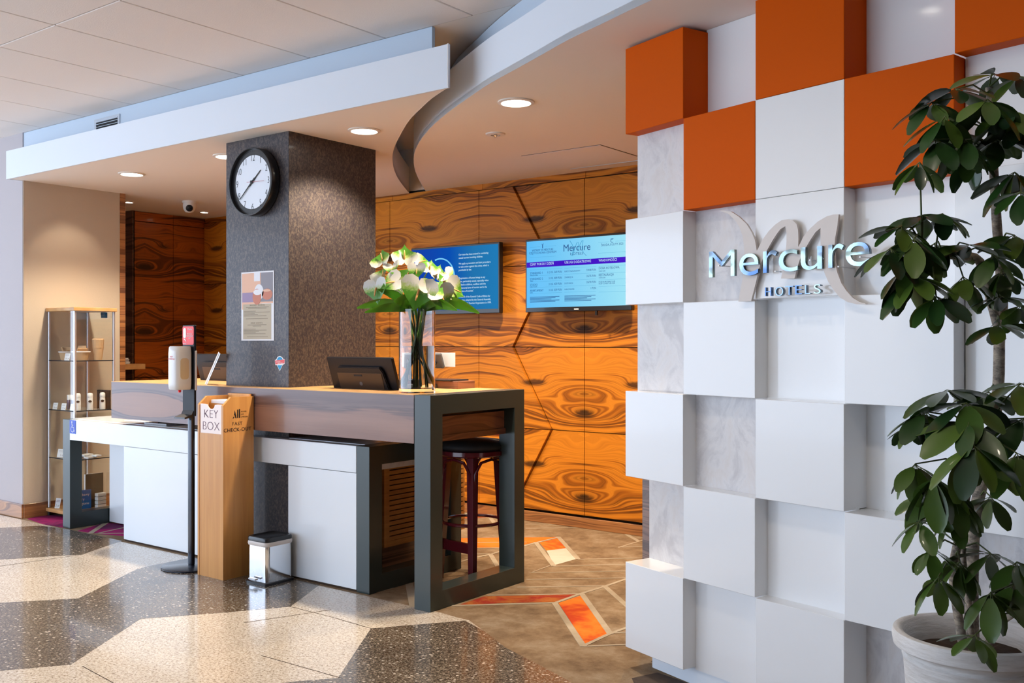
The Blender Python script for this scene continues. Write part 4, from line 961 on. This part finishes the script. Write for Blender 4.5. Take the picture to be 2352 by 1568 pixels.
# ================================================================== CLOCK, POSTER, STICKER ON THE COLUMN
ck = thing('wall_clock', 'round black-rimmed wall clock on the dark column', 'clock', (-4.93, 3.9, 2.39))
CX, CZ, CYF = -4.922, 2.392, 3.90
RX = Matrix.Translation((CX, CYF, CZ)) @ Matrix.Rotation(PI/2, 4, 'X')
MB().lathe([(.150, 0), (.205, 0), (.212, .010), (.212, .060), (.209, .066), (.204, .066), (.202, .045), (.15, .0435)], (0, 0, 0), 64, RX, caps=False).build('rim', 'black', ck, smooth=True, angle=35)
MB().lathe([(.0001, .0), (.2015, .0), (.2015, .044), (.0001, .044)], (0, 0, 0), 64, RX, caps=False).build('dial', 'clock_face', ck, smooth=True, angle=35)
mb = MB(); fy = CYF-.0448
for h_ in range(1, 13):
    a = math.radians(90-30*h_); mb.text(str(h_), .060, (CX+.152*math.cos(a), fy, CZ+.152*math.sin(a)-.021), (1, 0, 0), (0, 0, 1), .0006, 'CENTER', -.0010, .78)
for k_ in range(60):
    a = math.radians(6*k_); r = .0028 if k_ % 5 == 0 else .0014
    mb.lathe([(r, 0), (r, .0006)], (0, 0, 0), 6, Matrix.Translation((CX+.192*math.cos(a), fy, CZ+.192*math.sin(a))) @ Matrix.Rotation(PI/2, 4, 'X'))
mb.build('numerals', 'gold_letter', ck)
def hand(ang, L, w_, m_, y, tail=.03):
    a = math.radians(90-ang); d = Vector((math.cos(a), 0, math.sin(a))); s_ = Vector((-d.z, 0, d.x)); c_ = Vector((CX, y, CZ))
    MB().prism([c_-d*tail-s_*w_, c_+d*L-s_*w_*.5, c_+d*L+s_*w_*.5, c_-d*tail+s_*w_], (0, .0015, 0)).build('hand', m_, ck)
hand(51, .105, .006, 'gold_letter', fy-.004, .035); hand(230, .155, .005, 'gold_letter', fy-.007, .035); hand(92, .12, .0014, 'second_hand', fy-.010, .045)
MB().lathe([(.009, 0), (.009, .013)], (0, 0, 0), 16, Matrix.Translation((CX, fy, CZ)) @ Matrix.Rotation(PI/2, 4, 'X')).build('hub', 'gold_letter', ck)
ps = thing('poster', 'notice poster with a photo of clay jars taped to the column', 'poster', (-4.93, 3.899, 1.41))
px0, px1, pz0, pz1 = -5.088, -4.770, 1.408, 1.840; py = 3.8990
B(px0, py-.0012, pz0, px1, 3.8998, pz1).build('sheet', 'paper', ps)
def pp(u0, v0, u1, v1, m_, d=1, nm='print', r=None):
    x0 = px0+(px1-px0)*u0; x1 = px0+(px1-px0)*u1; z0 = pz0+(pz1-pz0)*v0; z1 = pz0+(pz1-pz0)*v1; y = py-.0012-.0003*d
    return B(x0, y, z0, x1, y+.0004, z1).build(nm, m_, ps)
pp(.02, .455, .60, .98, 'peach', 1, 'photo_print'); pp(.60, .55, .97, .98, 'grey_print', 1, 'photo_print'); pp(.60, .535, .97, .56, 'peach', 2, 'photo_print'); pp(.03, .56, .40, .70, 'violet_print', 2, 'photo_print')
pp(.40, .86, .58, .985, 'paper', 3, 'tag_print'); pp(.06, .02, .92, .53, 'sand', 2, 'text_field')
def blob(u, v, ru, rv, m_, d, nm='jar_print'):
    cx_ = px0+(px1-px0)*u; cz_ = pz0+(pz1-pz0)*v
    MB().prism([(cx_+ru*math.cos(q), py-.0012-.0003*d, cz_+rv*math.sin(q)) for q in [2*PI*i/24 for i in range(24)]], (0, -.0003, 0)).build(nm, m_, ps)
blob(.55, .70, .045, .050, 'paper', 3); blob(.49, .635, .042, .050, 'terracotta', 4); blob(.51, .70, .040, .018, 'paper', 5); blob(.80, .665, .050, .035, 'terracotta', 3); blob(.79, .72, .038, .008, 'peach', 5)
mb = MB()
def pt(s_, u, v, size, sp=1.4): mb.text(s_, size, (px0+(px1-px0)*u, py-.0024, pz0+(pz1-pz0)*v), (1, 0, 0), (0, 0, 1), .0003, 'CENTER', 0, 1., spacing=sp)
pt('DRODZY GOŚCIE', .5, .502, .014); pt('DEAR GUESTS', .48, .243, .014)
for v, a, b in ((.48, .15, .85), (.465, .22, .78), (.425, .08, .45), (.408, .08, .88), (.39, .08, .42), (.372, .08, .52), (.355, .08, .78), (.315, .15, .82), (.225, .2, .78), (.207, .36, .62), (.165, .08, .45), (.148, .08, .78), (.13, .08, .55), (.113, .08, .45), (.096, .08, .75), (.053, .18, .82)):
    mb.box(px0+(px1-px0)*a, py-.0024, pz0+(pz1-pz0)*v, px0+(px1-px0)*b, py-.0020, pz0+(pz1-pz0)*(v+.006))
mb.build('lettering', 'soft_ink', ps)
sk = thing('cone_sticker', 'small blue, red and white cone-shaped sticker low on the column', 'sticker', (-4.717, 3.899, 1.22))
def sp_(pts, m_, d, nm): MB().prism([(-4.717+x, 3.8995-.0003*d, 1.222+z) for x, z in pts], (0, -.0004, 0)).build(nm, m_, sk)
sp_([(0, 0), (.028, .038), (.046, .045), (.048, .072), (.034, .074), (.022, .086), (0, .092), (-.022, .086), (-.034, .070), (-.046, .066), (-.042, .036), (-.028, .036)], 'white_print', 0, 'backing')
sp_([(0, .004), (.024, .036), (-.024, .036)], 'cyan_print', 2, 'cone')
sp_([(-.028, .066), (.028, .070), (.018, .082), (0, .088), (-.018, .082)], 'cyan_print', 2, 'ball')
sp_([(-.043, .064), (.046, .071), (.043, .048), (-.039, .040)], 'coral', 4, 'banner')
mb = MB(); mb.text('FOOD', .013, (-4.728, 3.8975, 1.274), (1, 0, .08), (0, 0, 1), .0003, 'CENTER', .0004); mb.text('TRUCKS', .013, (-4.714, 3.8975, 1.264), (1, 0, .08), (0, 0, 1), .0003, 'CENTER', .0004); mb.build('banner_text', 'white_print', sk)

# ================================================================== SCREENS ON THE BACK WALL
def tv(label, x0, x1, z0, z1, screen, y=6.05):
    t = thing('wall_screen', label, 'screen', ((x0+x1)/2, y, z0))
    B(x0, y, z0, x1, y+.045, z1, b=.004).build('housing', 'black', t)
    B(x0+.014, y-.0015, z0+.035, x1-.014, y+.002, z1-.016).build('display', screen, t)
    B((x0+x1)/2-.12, y+.045, z0+.15, (x0+x1)/2+.12, YB+.0, z1-.15).build('wall_bracket', 'matte_black', t)
    return t
t1 = tv('dark blue screen with white notice text, half behind the flowers', -5.627, -4.681, 1.627, 2.188, 'screen_blue')
fy = 6.05-.0018
mb = MB()
lines = ['Our team has been trained in combating', 'sexual tourism involving children.', None, 'We apply a prevention and alert procedure', 'to take action against this crime, which is', 'punishable by law.', None, None,
         '"Exploitation of human beings in any', 'form, particularly sexual, especially when', 'applied to children, conflicts with the', 'fundamental aims of tourism and is the', 'negation of tourism".', None, 'Article 2 of the General Code of Ethics for', 'Tourism, adopted by the General Assembly', 'of the World Tourism Organisation in 1999.']
z = 2.100
for s_ in lines:
    if s_: mb.text(s_, .0215, (-5.10, fy, z), (1, 0, 0), (0, 0, 1), .0006, 'LEFT', .0, .87)
    z -= .0262 if s_ else .020
mb.text('nic', .06, (-5.50, fy, 2.05), (1, 0, 0), (0, 0, 1), .0006, 'LEFT')
mb.build('notice_text', 'screen_white', t1)
MB().tube([(-5.30+.155*math.cos(a), fy, 1.93+.155*math.sin(a)) for a in [math.radians(110-9*i) for i in range(24)]], .006, 6).build('arc_logo', 'screen_arc', t1)
t2 = tv('light blue price list screen right of the dark blue one', -4.43, -3.492, 1.627, 2.186, 'screen_cyan')
SX0, SX1, SZ0, SZ1 = -4.416, -3.506, 1.662, 2.170
def U(u): return SX0+(SX1-SX0)*u
def V_(v): return SZ1-(SZ1-SZ0)*v
B(U(0), fy-.0004, V_(.395), U(1), fy+.0004, V_(.315)).build('violet_bar', 'screen_violet', t2)
mb = MB()
def tx(s_, u, v, size, al='LEFT', off=0., sx=.85): mb.text(s_, size, (U(u), fy-.0012, V_(v)), (1, 0, 0), (0, 0, 1), .0004, al, off, sx)
for a, b in (('CENY POKOI / DZIEŃ', .035), ('USŁUGI DODATKOWE', .385), ('WIADOMOŚCI', .715)):
    mb = MB(); tx(a, b, .365, .027, off=.0006); mb.build('bar_text', 'screen_white', t2)
mb = MB()
tx('WITAMY W MERCURE', .165, .155, .0235, 'CENTER'); tx('CZĘSTOCHOWA CENTRUM', .165, .195, .0235, 'CENTER'); tx('ŚRODA, 8 LUTY 2023', .84, .145, .0235, 'CENTER')
tx('Mercure', .505, .185, .074, 'CENTER', .0006, .95); tx('HOTELS', .505, .245, .027, 'CENTER', 0, 1.2)
for i, (a, b, c_) in enumerate((('STANDARD 1', '1-2 OS.', '369 PLN'), ('STANDARD 2', '3 OS.', '409 PLN'), ('STUDIO', '3 OS.', '459 PLN'), ('APARTAMENT', '3 OS.', '559 PLN'))):
    v = .495+.088*i; tx(a, .035, v, .0235); tx(b, .275, v, .0225, 'RIGHT'); tx(c_, .36, v, .0235, 'RIGHT')
    tx(('SINGLE/DOUBLE', 'TRIPLE', 'FAMILY ROOM', 'SUITE')[i], .035, v+.024, .012)
for i, (a, c_) in enumerate((('BUFET ŚNIADANIOWY', '59/68 PLN'), ('ZWIERZĘTA', '35/75 PLN'), ('DOSTAWKA', '35/70 PLN'), ('PARKOWANIE', '1 PLN'))):
    v = .49+.088*i; tx(a, .385, v, .016); tx(c_, .69, v, .0225, 'RIGHT'); tx('LOREM' if 0 else '', .385, v, .01)
tx('DOBA HOTELOWA', .715, .475, .0235); tx('14:00-12:00', .715, .51, .014); tx('RESTAURACJA', .715, .572, .0235); tx('13:00-22:00', .715, .605, .014)
tx('MUZEUM PRZYJMUJE 10:00', .715, .665, .014); tx('SKLEP CZYNNY 9:00-18:00', .715, .69, .014)
MB_pos = U(.165)
mb.tube([(U(.165), fy-.001, V_(.07)), (U(.165), fy-.001, V_(.115))], .003, 5); mb.tube([(U(.158), fy-.001, V_(.05)), (U(.165), fy-.001, V_(.075)), (U(.173), fy-.001, V_(.045))], .0022, 5)
mb.tube([(U(.84)+.012*math.cos(q)*(1 if abs(math.cos(q)) < .8 else .9), fy-.001, V_(.075)+.013*math.sin(q)) for q in [math.radians(60+25*i) for i in range(11)]], .002, 5); mb.tube([(U(.828), fy-.001, V_(.05)), (U(.84), fy-.001, V_(.057)), (U(.852), fy-.001, V_(.05))], .002, 5)
for q in range(5):
    for u in (.035, .385): mb.box(U(u), fy-.0012, V_(.846+.018*q), U(u+.30-.04*((q*7) % 3)), fy-.0008, V_(.838+.018*q))
mb.build('list_text', 'screen_ink', t2)
mb = MB()
for v in (.43, .52, .608, .696, .784): mb.box(U(.035), fy-.0008, V_(v+.0025), U(.36), fy-.0004, V_(v)); mb.box(U(.385), fy-.0008, V_(v+.0025), U(.69), fy-.0004, V_(v))
for v in (.43, .53, .625, .72, .8): mb.box(U(.715), fy-.0008, V_(v+.0025), U(.99), fy-.0004, V_(v))
for u0, u1 in ((.035, .14), (.19, .30), (.71, .81), (.87, .99)): mb.box(U(u0), fy-.0008, V_(.09), U(u1), fy-.0004, V_(.0875))
for u0, u1 in ((.035, .30), (.71, .99)): mb.box(U(u0), fy-.0008, V_(.245), U(u1), fy-.0004, V_(.2425))
# small swoosh m
sw = [(-.062, .060), (-.040, .030), (-.030, -.010), (-.045, -.055), (-.036, -.055), (-.020, -.005), (.0, .040), (.012, .045), (.018, .03), (.008, -.01), (.018, -.01), (.030, .030), (.048, .055), (.056, .055), (.046, .0), (.058, -.035), (.085, -.060)]
cxm_, czm_ = U(.505), V_(.15)
mb.tube([(cxm_+x, fy-.0003, czm_+z) for x, z in sw], .0022, 5)
mb.build('rule_lines', 'screen_rule', t2)
B((-4.43-3.492)/2-.02, 6.0485, 1.640, (-4.43-3.492)/2+.02, 6.0495, 1.648).build('maker_plate', 'white_print', t2)
B(-3.80, 6.052, 1.595, -3.785, 6.07, 1.627).build('sensor', 'black', t2)

# ================================================================== CEILING FITTINGS
def downlight(x, y, z, r, label, grp='round recessed lamps in the soffit'):
    t = thing('downlight', label, 'ceiling lamp', (x, y, z), grp)
    MB().lathe([(r*.78, 0), (r, 0), (r, -.006), (r*.82, -.010), (r*.78, -.004)], (x, y, z), 40, caps=False).build('trim_ring', 'lamp_ring', t, smooth=True)
    MB().lathe([(.0001, -.003), (r*.80, -.003), (r*.80, 0), (.0001, 0)], (x, y, z), 40, caps=False).build('diffuser', 'glow', t, smooth=True)
    return t
for (x, y), lb in zip(DOWN, ('leftmost large round lamp in the soffit, above the glass cabinet', 'large round lamp partly hidden by the column with the clock', 'large round lamp just right of the column', 'large round lamp in the curved soffit, nearest the chequered wall')):
    downlight(x, y, SOF, .098, lb)
downlight(-8.14, 4.99, SOF, .045, 'tiny spot lamp at the far left of the soffit, above the alcove', 'tiny spot lamps')
downlight(-8.175, 5.82, SOF, .045, 'tiny spot lamp right of the dome camera', 'tiny spot lamps')
for (x, y), lb in zip(LOBBY, ('over the middle of the chequered wall', 'over the plant side of the chequered wall', 'farthest right, beyond the plant', 'over the passage between desk and chequered wall', 'in front of the reception counter')): downlight(x, y, CEIL-.006, .06, 'small round lamp in the tiled lobby ceiling '+lb, 'lobby ceiling lamps')
cm = thing('dome_camera', 'white dome security camera under the soffit left of the column', 'camera', (-7.675, 5.306, SOF))
MB().lathe([(.0001, 0), (.062, 0), (.062, -.012), (.058, -.02), (.0001, -.02)], (-7.675, 5.306, SOF), 32, caps=False).build('base_ring', 'dome', cm, smooth=True, angle=40)
MB().lathe([(.054, -.02), (.058, -.04), (.052, -.075), (.036, -.098), (.0001, -.108)], (-7.675, 5.306, SOF), 32, caps=False).build('dome_body', 'dome', cm, smooth=True, angle=60)
dv = (Vector((0, 0, EYE))-Vector((-7.675, 5.306, SOF-.06))).normalized(); 
q = dv.to_track_quat('Z', 'Y').to_matrix().to_4x4()
MB().lathe([(.0001, .030), (.030, .030), (.032, .050), (.028, .056), (.0001, .054)], (0, 0, 0), 24, Matrix.Translation((-7.675, 5.306, SOF-.062)) @ q, caps=False).build('lens', 'lens', cm, smooth=True, angle=40)
sd = thing('sprinkler_head', 'round flush sprinkler fitting in the curved soffit', 'detector', (-3.683, 4.719, SOF))  # ceiling sprinkler, plate and nozzle
MB().lathe([(.0001, 0), (.062, 0), (.058, -.008), (.030, -.010), (.028, -.003), (.0001, -.003)], (-3.683, 4.719, SOF), 32, caps=False).build('plate', 'dome', sd, smooth=True, angle=40)
MB().lathe([(.008, -.003), (.014, -.012), (.006, -.022), (.0001, -.024)], (-3.683, 4.719, SOF), 12, caps=False).build('nozzle', 'steel', sd, smooth=True)
h_ = thing('access_hatch', 'flush square access hatch in the curved soffit', 'hatch', (-3.66, 5.7, SOF))
B(-3.975, 5.39, SOF-.004, -3.345, 5.99, SOF+.002).build('hatch_panel', 'soffit', h_)
mb = MB(); mb.box(-3.979, 5.385, SOF-.0015, -3.341, 5.39, SOF); mb.box(-3.979, 5.39, SOF-.0015, -3.975, 5.99, SOF); mb.box(-3.345, 5.39, SOF-.0015, -3.341, 5.99, SOF); mb.build('shadow_gap', 'soil', h_)
B(-3.979, 5.99, SOF-.008, -3.341, 5.998, SOF).build('metal_edge', 'alu', h_)
vt = thing('air_vent', 'rectangular metal air grille high on the white band, left', 'vent', (-6.53, 3.84, 2.90))
vx0, vx1, vz0, vz1 = -6.700, -6.369, 2.885, 3.017; vy = 3.8375
mb = MB(); e = .024
mb.box(vx0, vy-.006, vz0, vx1, vy, vz0+e); mb.box(vx0, vy-.006, vz1-e, vx1, vy, vz1); mb.box(vx0, vy-.006, vz0+e, vx0+e, vy, vz1-e); mb.box(vx1-e, vy-.006, vz0+e, vx1, vy, vz1-e); mb.build('vent_frame', 'vent', vt)
B(vx0+e, vy-.001, vz0+e, vx1-e, vy, vz1-e).build('backing', 'matte_black', vt)
for k_ in range(5):
    z = vz0+e+.011+.020*k_
    MB().box(vx0+e, -.006, -.0015, vx1-e, .006, .0015, M_=Matrix.Translation((0, vy-.004, z)) @ Matrix.Rotation(.5, 4, 'X')).build('vent_slat', 'vent', vt)

# ================================================================== LETTER SIGN ON THE CHEQUERED WALL
A_ = wpt(1, .08, .045); Bp = wpt(3, .25, .045); dS = (Bp-A_).normalized(); nS = Vector((dS.y, -dS.x))
dS3 = Vector((*dS, 0)); nS3 = Vector((*nS, 0))
def onS(px, py, off=0.):
    d = ray(px, py); o0 = Vector((*A_, 0))+nS3*off; t = (o0-Vector((0, 0, EYE))).dot(nS3)/d.dot(nS3); return Vector((0, 0, EYE))+d*t
sign = thing('hotel_sign', 'chrome raised hotel lettering over a pale swooping emblem on the chequered wall', 'sign', onS(1800, 690))
swp = [(865, 283), (880, 279), (950, 289), (1010, 328), (1070, 385), (1110, 450), (1135, 510), (1149, 592), (1190, 510), (1240, 440), (1290, 390), (1340, 356), (1385, 348), (1430, 360), (1455, 386), (1467, 430), (1470, 500), (1468, 562),
       (1510, 480), (1560, 420), (1620, 365), (1690, 325), (1740, 312), (1780, 311), (1770, 400), (1752, 500), (1745, 600), (1750, 680), (1770, 760), (1800, 840), (1840, 900), (1890, 955), (1940, 985), (1992, 998), (1985, 1002), (1920, 1003), (1850, 986),
       (1790, 951), (1740, 892), (1700, 830), (1670, 760), (1650, 690), (1643, 600), (1640, 500), (1640, 415), (1600, 450), (1560, 510), (1520, 580), (1480, 660), (1455, 740), (1440, 805), (1335, 805), (1355, 720), (1370, 620), (1378, 520), (1378, 450), (1368, 402),
       (1330, 425), (1300, 465), (1265, 520), (1215, 610), (1175, 700), (1150, 800), (1125, 900), (1105, 978), (1006, 982), (1025, 880), (1040, 800), (1050, 720), (1055, 640), (1050, 560), (1040, 480), (1015, 410), (980, 355), (930, 308)]
MB().prism([onS(1400+x/3.357, 400+y/3.357, -.022) for x, y in swp], nS3*.010).build('emblem', 'frost', sign)
def letter(ch, xl, xr, yb, yt, font_h, off=.010):
    """one chrome letter fitted between pixel columns xl..xr, standing on pixel row yb at its left"""
    P0 = onS(xl, yb); P1 = onS(xr, yb); zt = onS(xl, yt).z
    mb = MB(); mb.text(ch, 1.0, (0, 0, 0), (1, 0, 0), (0, 1, 0), .10, 'LEFT', off)
    xs = [v.co.x for v in mb.bm.verts]; ysv = [v.co.y for v in mb.bm.verts]
    fx_ = (P1-P0).dot(dS3)/(max(xs)-min(xs)); fz = (zt-P0.z)/(max(ysv)-min(ysv)); x_, y_ = min(xs), min(ysv)
    for v in mb.bm.verts:
        v.co = Vector((*P0.xy, P0.z))+dS3*((v.co.x-x_)*fx_)+upv*((v.co.y-y_)*fz)+nS3*((v.co.z-.05)*.14)
    bmesh.ops.remove_doubles(mb.bm, verts=mb.bm.verts, dist=.00002); bmesh.ops.recalc_face_normals(mb.bm, faces=mb.bm.faces)
    o = mb.build('letter', 'chrome_reflect_tint', sign)
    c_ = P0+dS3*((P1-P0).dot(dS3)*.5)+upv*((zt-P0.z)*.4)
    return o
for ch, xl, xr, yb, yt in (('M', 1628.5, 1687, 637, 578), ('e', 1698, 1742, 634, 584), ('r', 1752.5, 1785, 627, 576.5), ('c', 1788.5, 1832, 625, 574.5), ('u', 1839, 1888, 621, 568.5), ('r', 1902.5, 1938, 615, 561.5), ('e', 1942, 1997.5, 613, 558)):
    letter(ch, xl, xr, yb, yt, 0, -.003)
for ch, xl, xr, yb, yt in (('H', 1757, 1771.5, 680, 660), ('O', 1780, 1799, 680, 659), ('T', 1803, 1822, 677.5, 657), ('E', 1826, 1842, 676, 655), ('L', 1849, 1861, 675, 654.5), ('S', 1869, 1885, 674.5, 653)):
    letter(ch, xl, xr, yb, yt, 0, -.006)
mb = MB()
for px, py in ((1650, 610), (1700, 606), (1715, 622), (1780, 623), (1800, 600), (1860, 597), (1890, 594), (1925, 612), (1975, 590)):
    a = onS(px, py, -.005); mb.tube([a, a-nS3*.10], .0022, 6)
mb.build('mounting_pin', 'steel', sign)['kind'] = 'stuff'

# ================================================================== PLANT
D0 = 2.75
pc = atD(2230, 1450, D0); PR = .205; RIMZ = pc.z
pot = thing('planter_pot', 'large pale ribbed flower pot at the lower right corner', 'pot', (pc.x, pc.y, 0))
MB().lathe([(.0001, 0), (.135, 0), (.14, .01), (.178, RIMZ-.09), (.182, RIMZ-.075), (.176, RIMZ-.07), (.178, RIMZ-.06), (PR, RIMZ-.045), (PR+.004, RIMZ-.02), (PR, RIMZ-.003), (PR-.012, RIMZ), (PR-.024, RIMZ-.006), (.165, RIMZ-.05), (.160, RIMZ-.075), (.0001, RIMZ-.075)], (pc.x, pc.y, 0), 64, caps=False).build('pot_body', 'pot', pot, smooth=True, angle=50)
mb = MB(); mb.lathe([(.0001, RIMZ-.062), (.10, RIMZ-.060), (.163, RIMZ-.066), (.16, RIMZ-.074), (.0001, RIMZ-.074)], (pc.x, pc.y, 0), 40, caps=False)
for v in mb.bm.verts: v.co.z += random.uniform(-.003, .004)
mb.build('soil', 'soil', pot)
plant = thing('umbrella_plant', 'tall umbrella plant with palmate glossy leaves growing from the pale pot', 'plant', (pc.x, pc.y, RIMZ-.062))
def path(pts, D): return [atD(x, y, d) for (x, y), d in zip(pts, D)]
soil_z = RIMZ-.065
def trunk(pts, D, r, root=True, nm='trunk'):
    P = path(pts, D)
    if root: P[0].z = soil_z; P[0].x += (pc.x-P[0].x)*.3; P[0].y += (pc.y-P[0].y)*.3
    MB().tube(smooth3(P), interp(r, (len(P)-1)*4+1), 10).build(nm, 'bark', plant, smooth=True, angle=80); return P
def smooth3(p, n=4):
    out = []
    for i in range(len(p)-1):
        p0, p1, p2, p3 = [p[max(0, min(len(p)-1, i+k))] for k in (-1, 0, 1, 2)]
        for j_ in range(n):
            t = j_/n; out.append(.5*((2*p1)+(p2-p0)*t+(2*p0-5*p1+4*p2-p3)*t*t+(3*p1-p0-3*p2+p3)*t**3))
    out.append(p[-1]); return out
def interp(r, n): return [r[0]+(r[1]-r[0])*i/(n-1) for i in range(n)]
T1 = trunk([(2235, 1465), (2232, 1330), (2240, 1180), (2272, 1040), (2292, 900), (2296, 760), (2303, 700), (2290, 520), (2283, 400), (2278, 300), (2272, 200)], [2.74, 2.76, 2.77, 2.76, 2.74, 2.72, 2.71, 2.69, 2.68, 2.67, 2.66], (.019, .010))
T2 = trunk([(2212, 1470), (2190, 1330), (2203, 1230), (2222, 1130), (2245, 1060), (2262, 1000)], [2.70, 2.68, 2.66, 2.64, 2.62, 2.6], (.013, .009))
T3 = trunk([(2240, 1470), (2225, 1370), (2214, 1290), (2212, 1230)], [2.72, 2.72, 2.7, 2.68], (.009, .006))
T4 = trunk([(2265, 1462), (2300, 1430), (2352, 1395), (2400, 1350)], [2.72, 2.66, 2.6, 2.55], (.011, .008))
T5 = trunk([(2300, 780), (2276, 690), (2250, 600), (2200, 588), (2135, 577), (2118, 560)], [2.71, 2.69, 2.66, 2.63, 2.6, 2.58], (.013, .011), False, 'branch')
T6 = trunk([(2284, 480), (2310, 455), (2345, 440)], [2.68, 2.64, 2.6], (.006, .005), False, 'branch')
T7 = trunk([(2300, 960), (2340, 1000), (2390, 1010)], [2.73, 2.66, 2.6], (.012, .010), False, 'branch')
nodes = [q for T in (T1, T2, T3, T4, T5, T6, T7) for q in smooth3(T)]
# one leaflet, pointing +X, unit length
def leaflet():
    bm = bmesh.new(); n = 7; rows_ = []
    for i in range(n):
        t = i/(n-1); w_ = .235*(math.sin(PI*min(1, t**1.15*.94+.02))**.62); z = -.12*t*t
        rows_.append([bm.verts.new((t, -w_, z+w_*.22)), bm.verts.new((t, 0, z)), bm.verts.new((t, w_, z+w_*.22))])
    for a, b in zip(rows_, rows_[1:]):
        for k_ in range(2): bm.faces.new((a[k_], b[k_], b[k_+1], a[k_+1]))
    me = bpy.data.meshes.new('leaf'); bm.to_mesh(me); bm.free(); me.materials.append(M['leaf']); me.shade_smooth(); return me
LM = leaflet()
# cluster centres: px, py, depth, leaf length in pixels, droop
CL = [(2285, 170, 2.66, 75, .3), (2195, 205, 2.60, 85, .4), (2140, 235, 2.6, 70, .6), (2340, 175, 2.6, 75, .4), (2268, 228, 2.5, 92, .6), (2318, 250, 2.56, 85, .7), (2170, 268, 2.55, 80, .8), (2345, 290, 2.6, 80, .6),
      (2150, 320, 2.55, 88, .6), (2112, 372, 2.5, 62, .7), (2215, 320, 2.54, 80, .8), (2228, 345, 2.62, 70, .9), (2290, 320, 2.6, 80, .6), (2330, 395, 2.6, 85, .8), (2345, 440, 2.5, 70, .5), (2190, 300, 2.66, 70, .7),
      (2120, 495, 2.56, 72, .3), (2070, 520, 2.55, 75, .5), (2165, 490, 2.6, 70, .5), (2045, 570, 2.5, 72, .6), (2100, 548, 2.5, 80, .7), (2105, 565, 2.6, 70, .9), (2145, 560, 2.66, 68, .5), (2072, 620, 2.52, 78, .8), (2103, 635, 2.5, 85, .8), (2150, 680, 2.5, 80, .7), (2225, 562, 2.55, 70, .2),
      (2212, 635, 2.55, 68, .8), (2282, 585, 2.5, 72, .6), (2330, 540, 2.6, 75, .5), (2300, 680, 2.55, 60, .3), (2295, 745, 2.55, 70, .4), (2345, 700, 2.55, 65, .4), (2300, 620, 2.6, 72, .9),
      (2175, 895, 2.6, 85, .3), (2220, 925, 2.5, 98, .4), (2125, 945, 2.56, 88, .6), (2100, 975, 2.6, 60, .7), (2225, 970, 2.44, 105, .5), (2235, 1022, 2.36, 112, .9), (2270, 900, 2.66, 80, .4), (2345, 880, 2.55, 85, .4), (2352, 960, 2.5, 100, .6), (2335, 1040, 2.4, 105, .8),
      (2102, 1065, 2.55, 75, .8), (2145, 1095, 2.45, 88, .9), (2190, 1130, 2.5, 85, .9), (2125, 1135, 2.6, 70, .8), (2192, 1170, 2.58, 70, .8), (2113, 1195, 2.5, 62, .5), (2205, 1290, 2.6, 75, .9), (2140, 1260, 2.58, 62, .7), (2155, 1325, 2.5, 72, .8), (2275, 1140, 2.7, 60, .8),
      (2275, 1270, 2.62, 75, .4), (2335, 1290, 2.55, 80, .6), (2275, 1360, 2.45, 80, .9), (2330, 1340, 2.5, 75, .7), (2240, 1458, 2.42, 62, .6)]
pet = MB(); nleaf = 0
rnd = random.Random(11)
extra = MB()
for (px, py, D, L, droop) in CL:
    c_ = atD(px, py, D); nd_ = min(nodes, key=lambda q: (q-c_).length+max(0, q.z-c_.z)*.6)
    mid = nd_.lerp(c_, .5)+upv*.02
    pet.tube([nd_, mid, c_], [.0028, .0024, .002], 5)
    k_ = 7
    a0_ = rnd.uniform(0, 6.28); hub_tilt = Vector((rnd.uniform(-.25, .25), rnd.uniform(-.25, .25)-.1, 1)).normalized()
    q0 = upv.rotation_difference(hub_tilt).to_matrix()
    for i in range(k_):
        a = a0_+2*PI*i/k_+rnd.uniform(-.22, .22); dr = droop*rnd.uniform(.7, 1.25)
        d = q0 @ Vector((math.cos(a)*math.cos(dr), math.sin(a)*math.cos(dr), -math.sin(dr)))
        # keep leaves in front of the wall
        ln_ = L*1.12/FPX*D*rnd.uniform(.8, 1.15)
        st_ = c_+d*.016
        tip = st_+d*ln_
        cc = min(6, max(0, sum(1 for p_ in PP[1:-1] if (tip.x > p_.x)))); pa, pb = PP[cc], PP[cc+1]; dd = (pb-pa).normalized(); nn = Vector((dd.y, -dd.x))
        dist = (Vector((tip.x, tip.y))-pa).dot(nn)
        if dist < .03: d = (d+Vector((*nn, 0))*(.05-dist)/ln_*1.2).normalized()
        side = d.cross(upv); side = side.normalized() if side.length > .1 else Vector((1, 0, 0))
        nrm = side.cross(d).normalized(); roll = rnd.uniform(-.5, .5)
        Rm = Matrix((d, -side, nrm)).transposed().to_4x4() @ Matrix.Rotation(roll, 4, 'X')
        Tm = Matrix.Translation(st_-WL[plant.name]) @ Rm @ Matrix.Scale(ln_, 4)
        pet.tube([c_, st_+d*ln_*.04], .0012, 4, cap=False)
        if nleaf < 300:
            o = bpy.data.objects.new('leaf', LM); C.objects.link(o); o.parent = plant; o.matrix_basis = Tm; nleaf += 1
        else:
            bm2 = bmesh.new(); bm2.from_mesh(LM); bm2.transform(Matrix.Translation(WL[plant.name]) @ Tm); me2 = bpy.data.meshes.new('x'); bm2.to_mesh(me2); bm2.free(); extra.bm.from_mesh(me2); bpy.data.meshes.remove(me2)
pet.build('petiole', 'petiole', plant, smooth=True)['kind'] = 'stuff'
if len(extra.bm.verts): extra.build('small_leaves', 'leaf', plant, smooth=True)['kind'] = 'stuff'
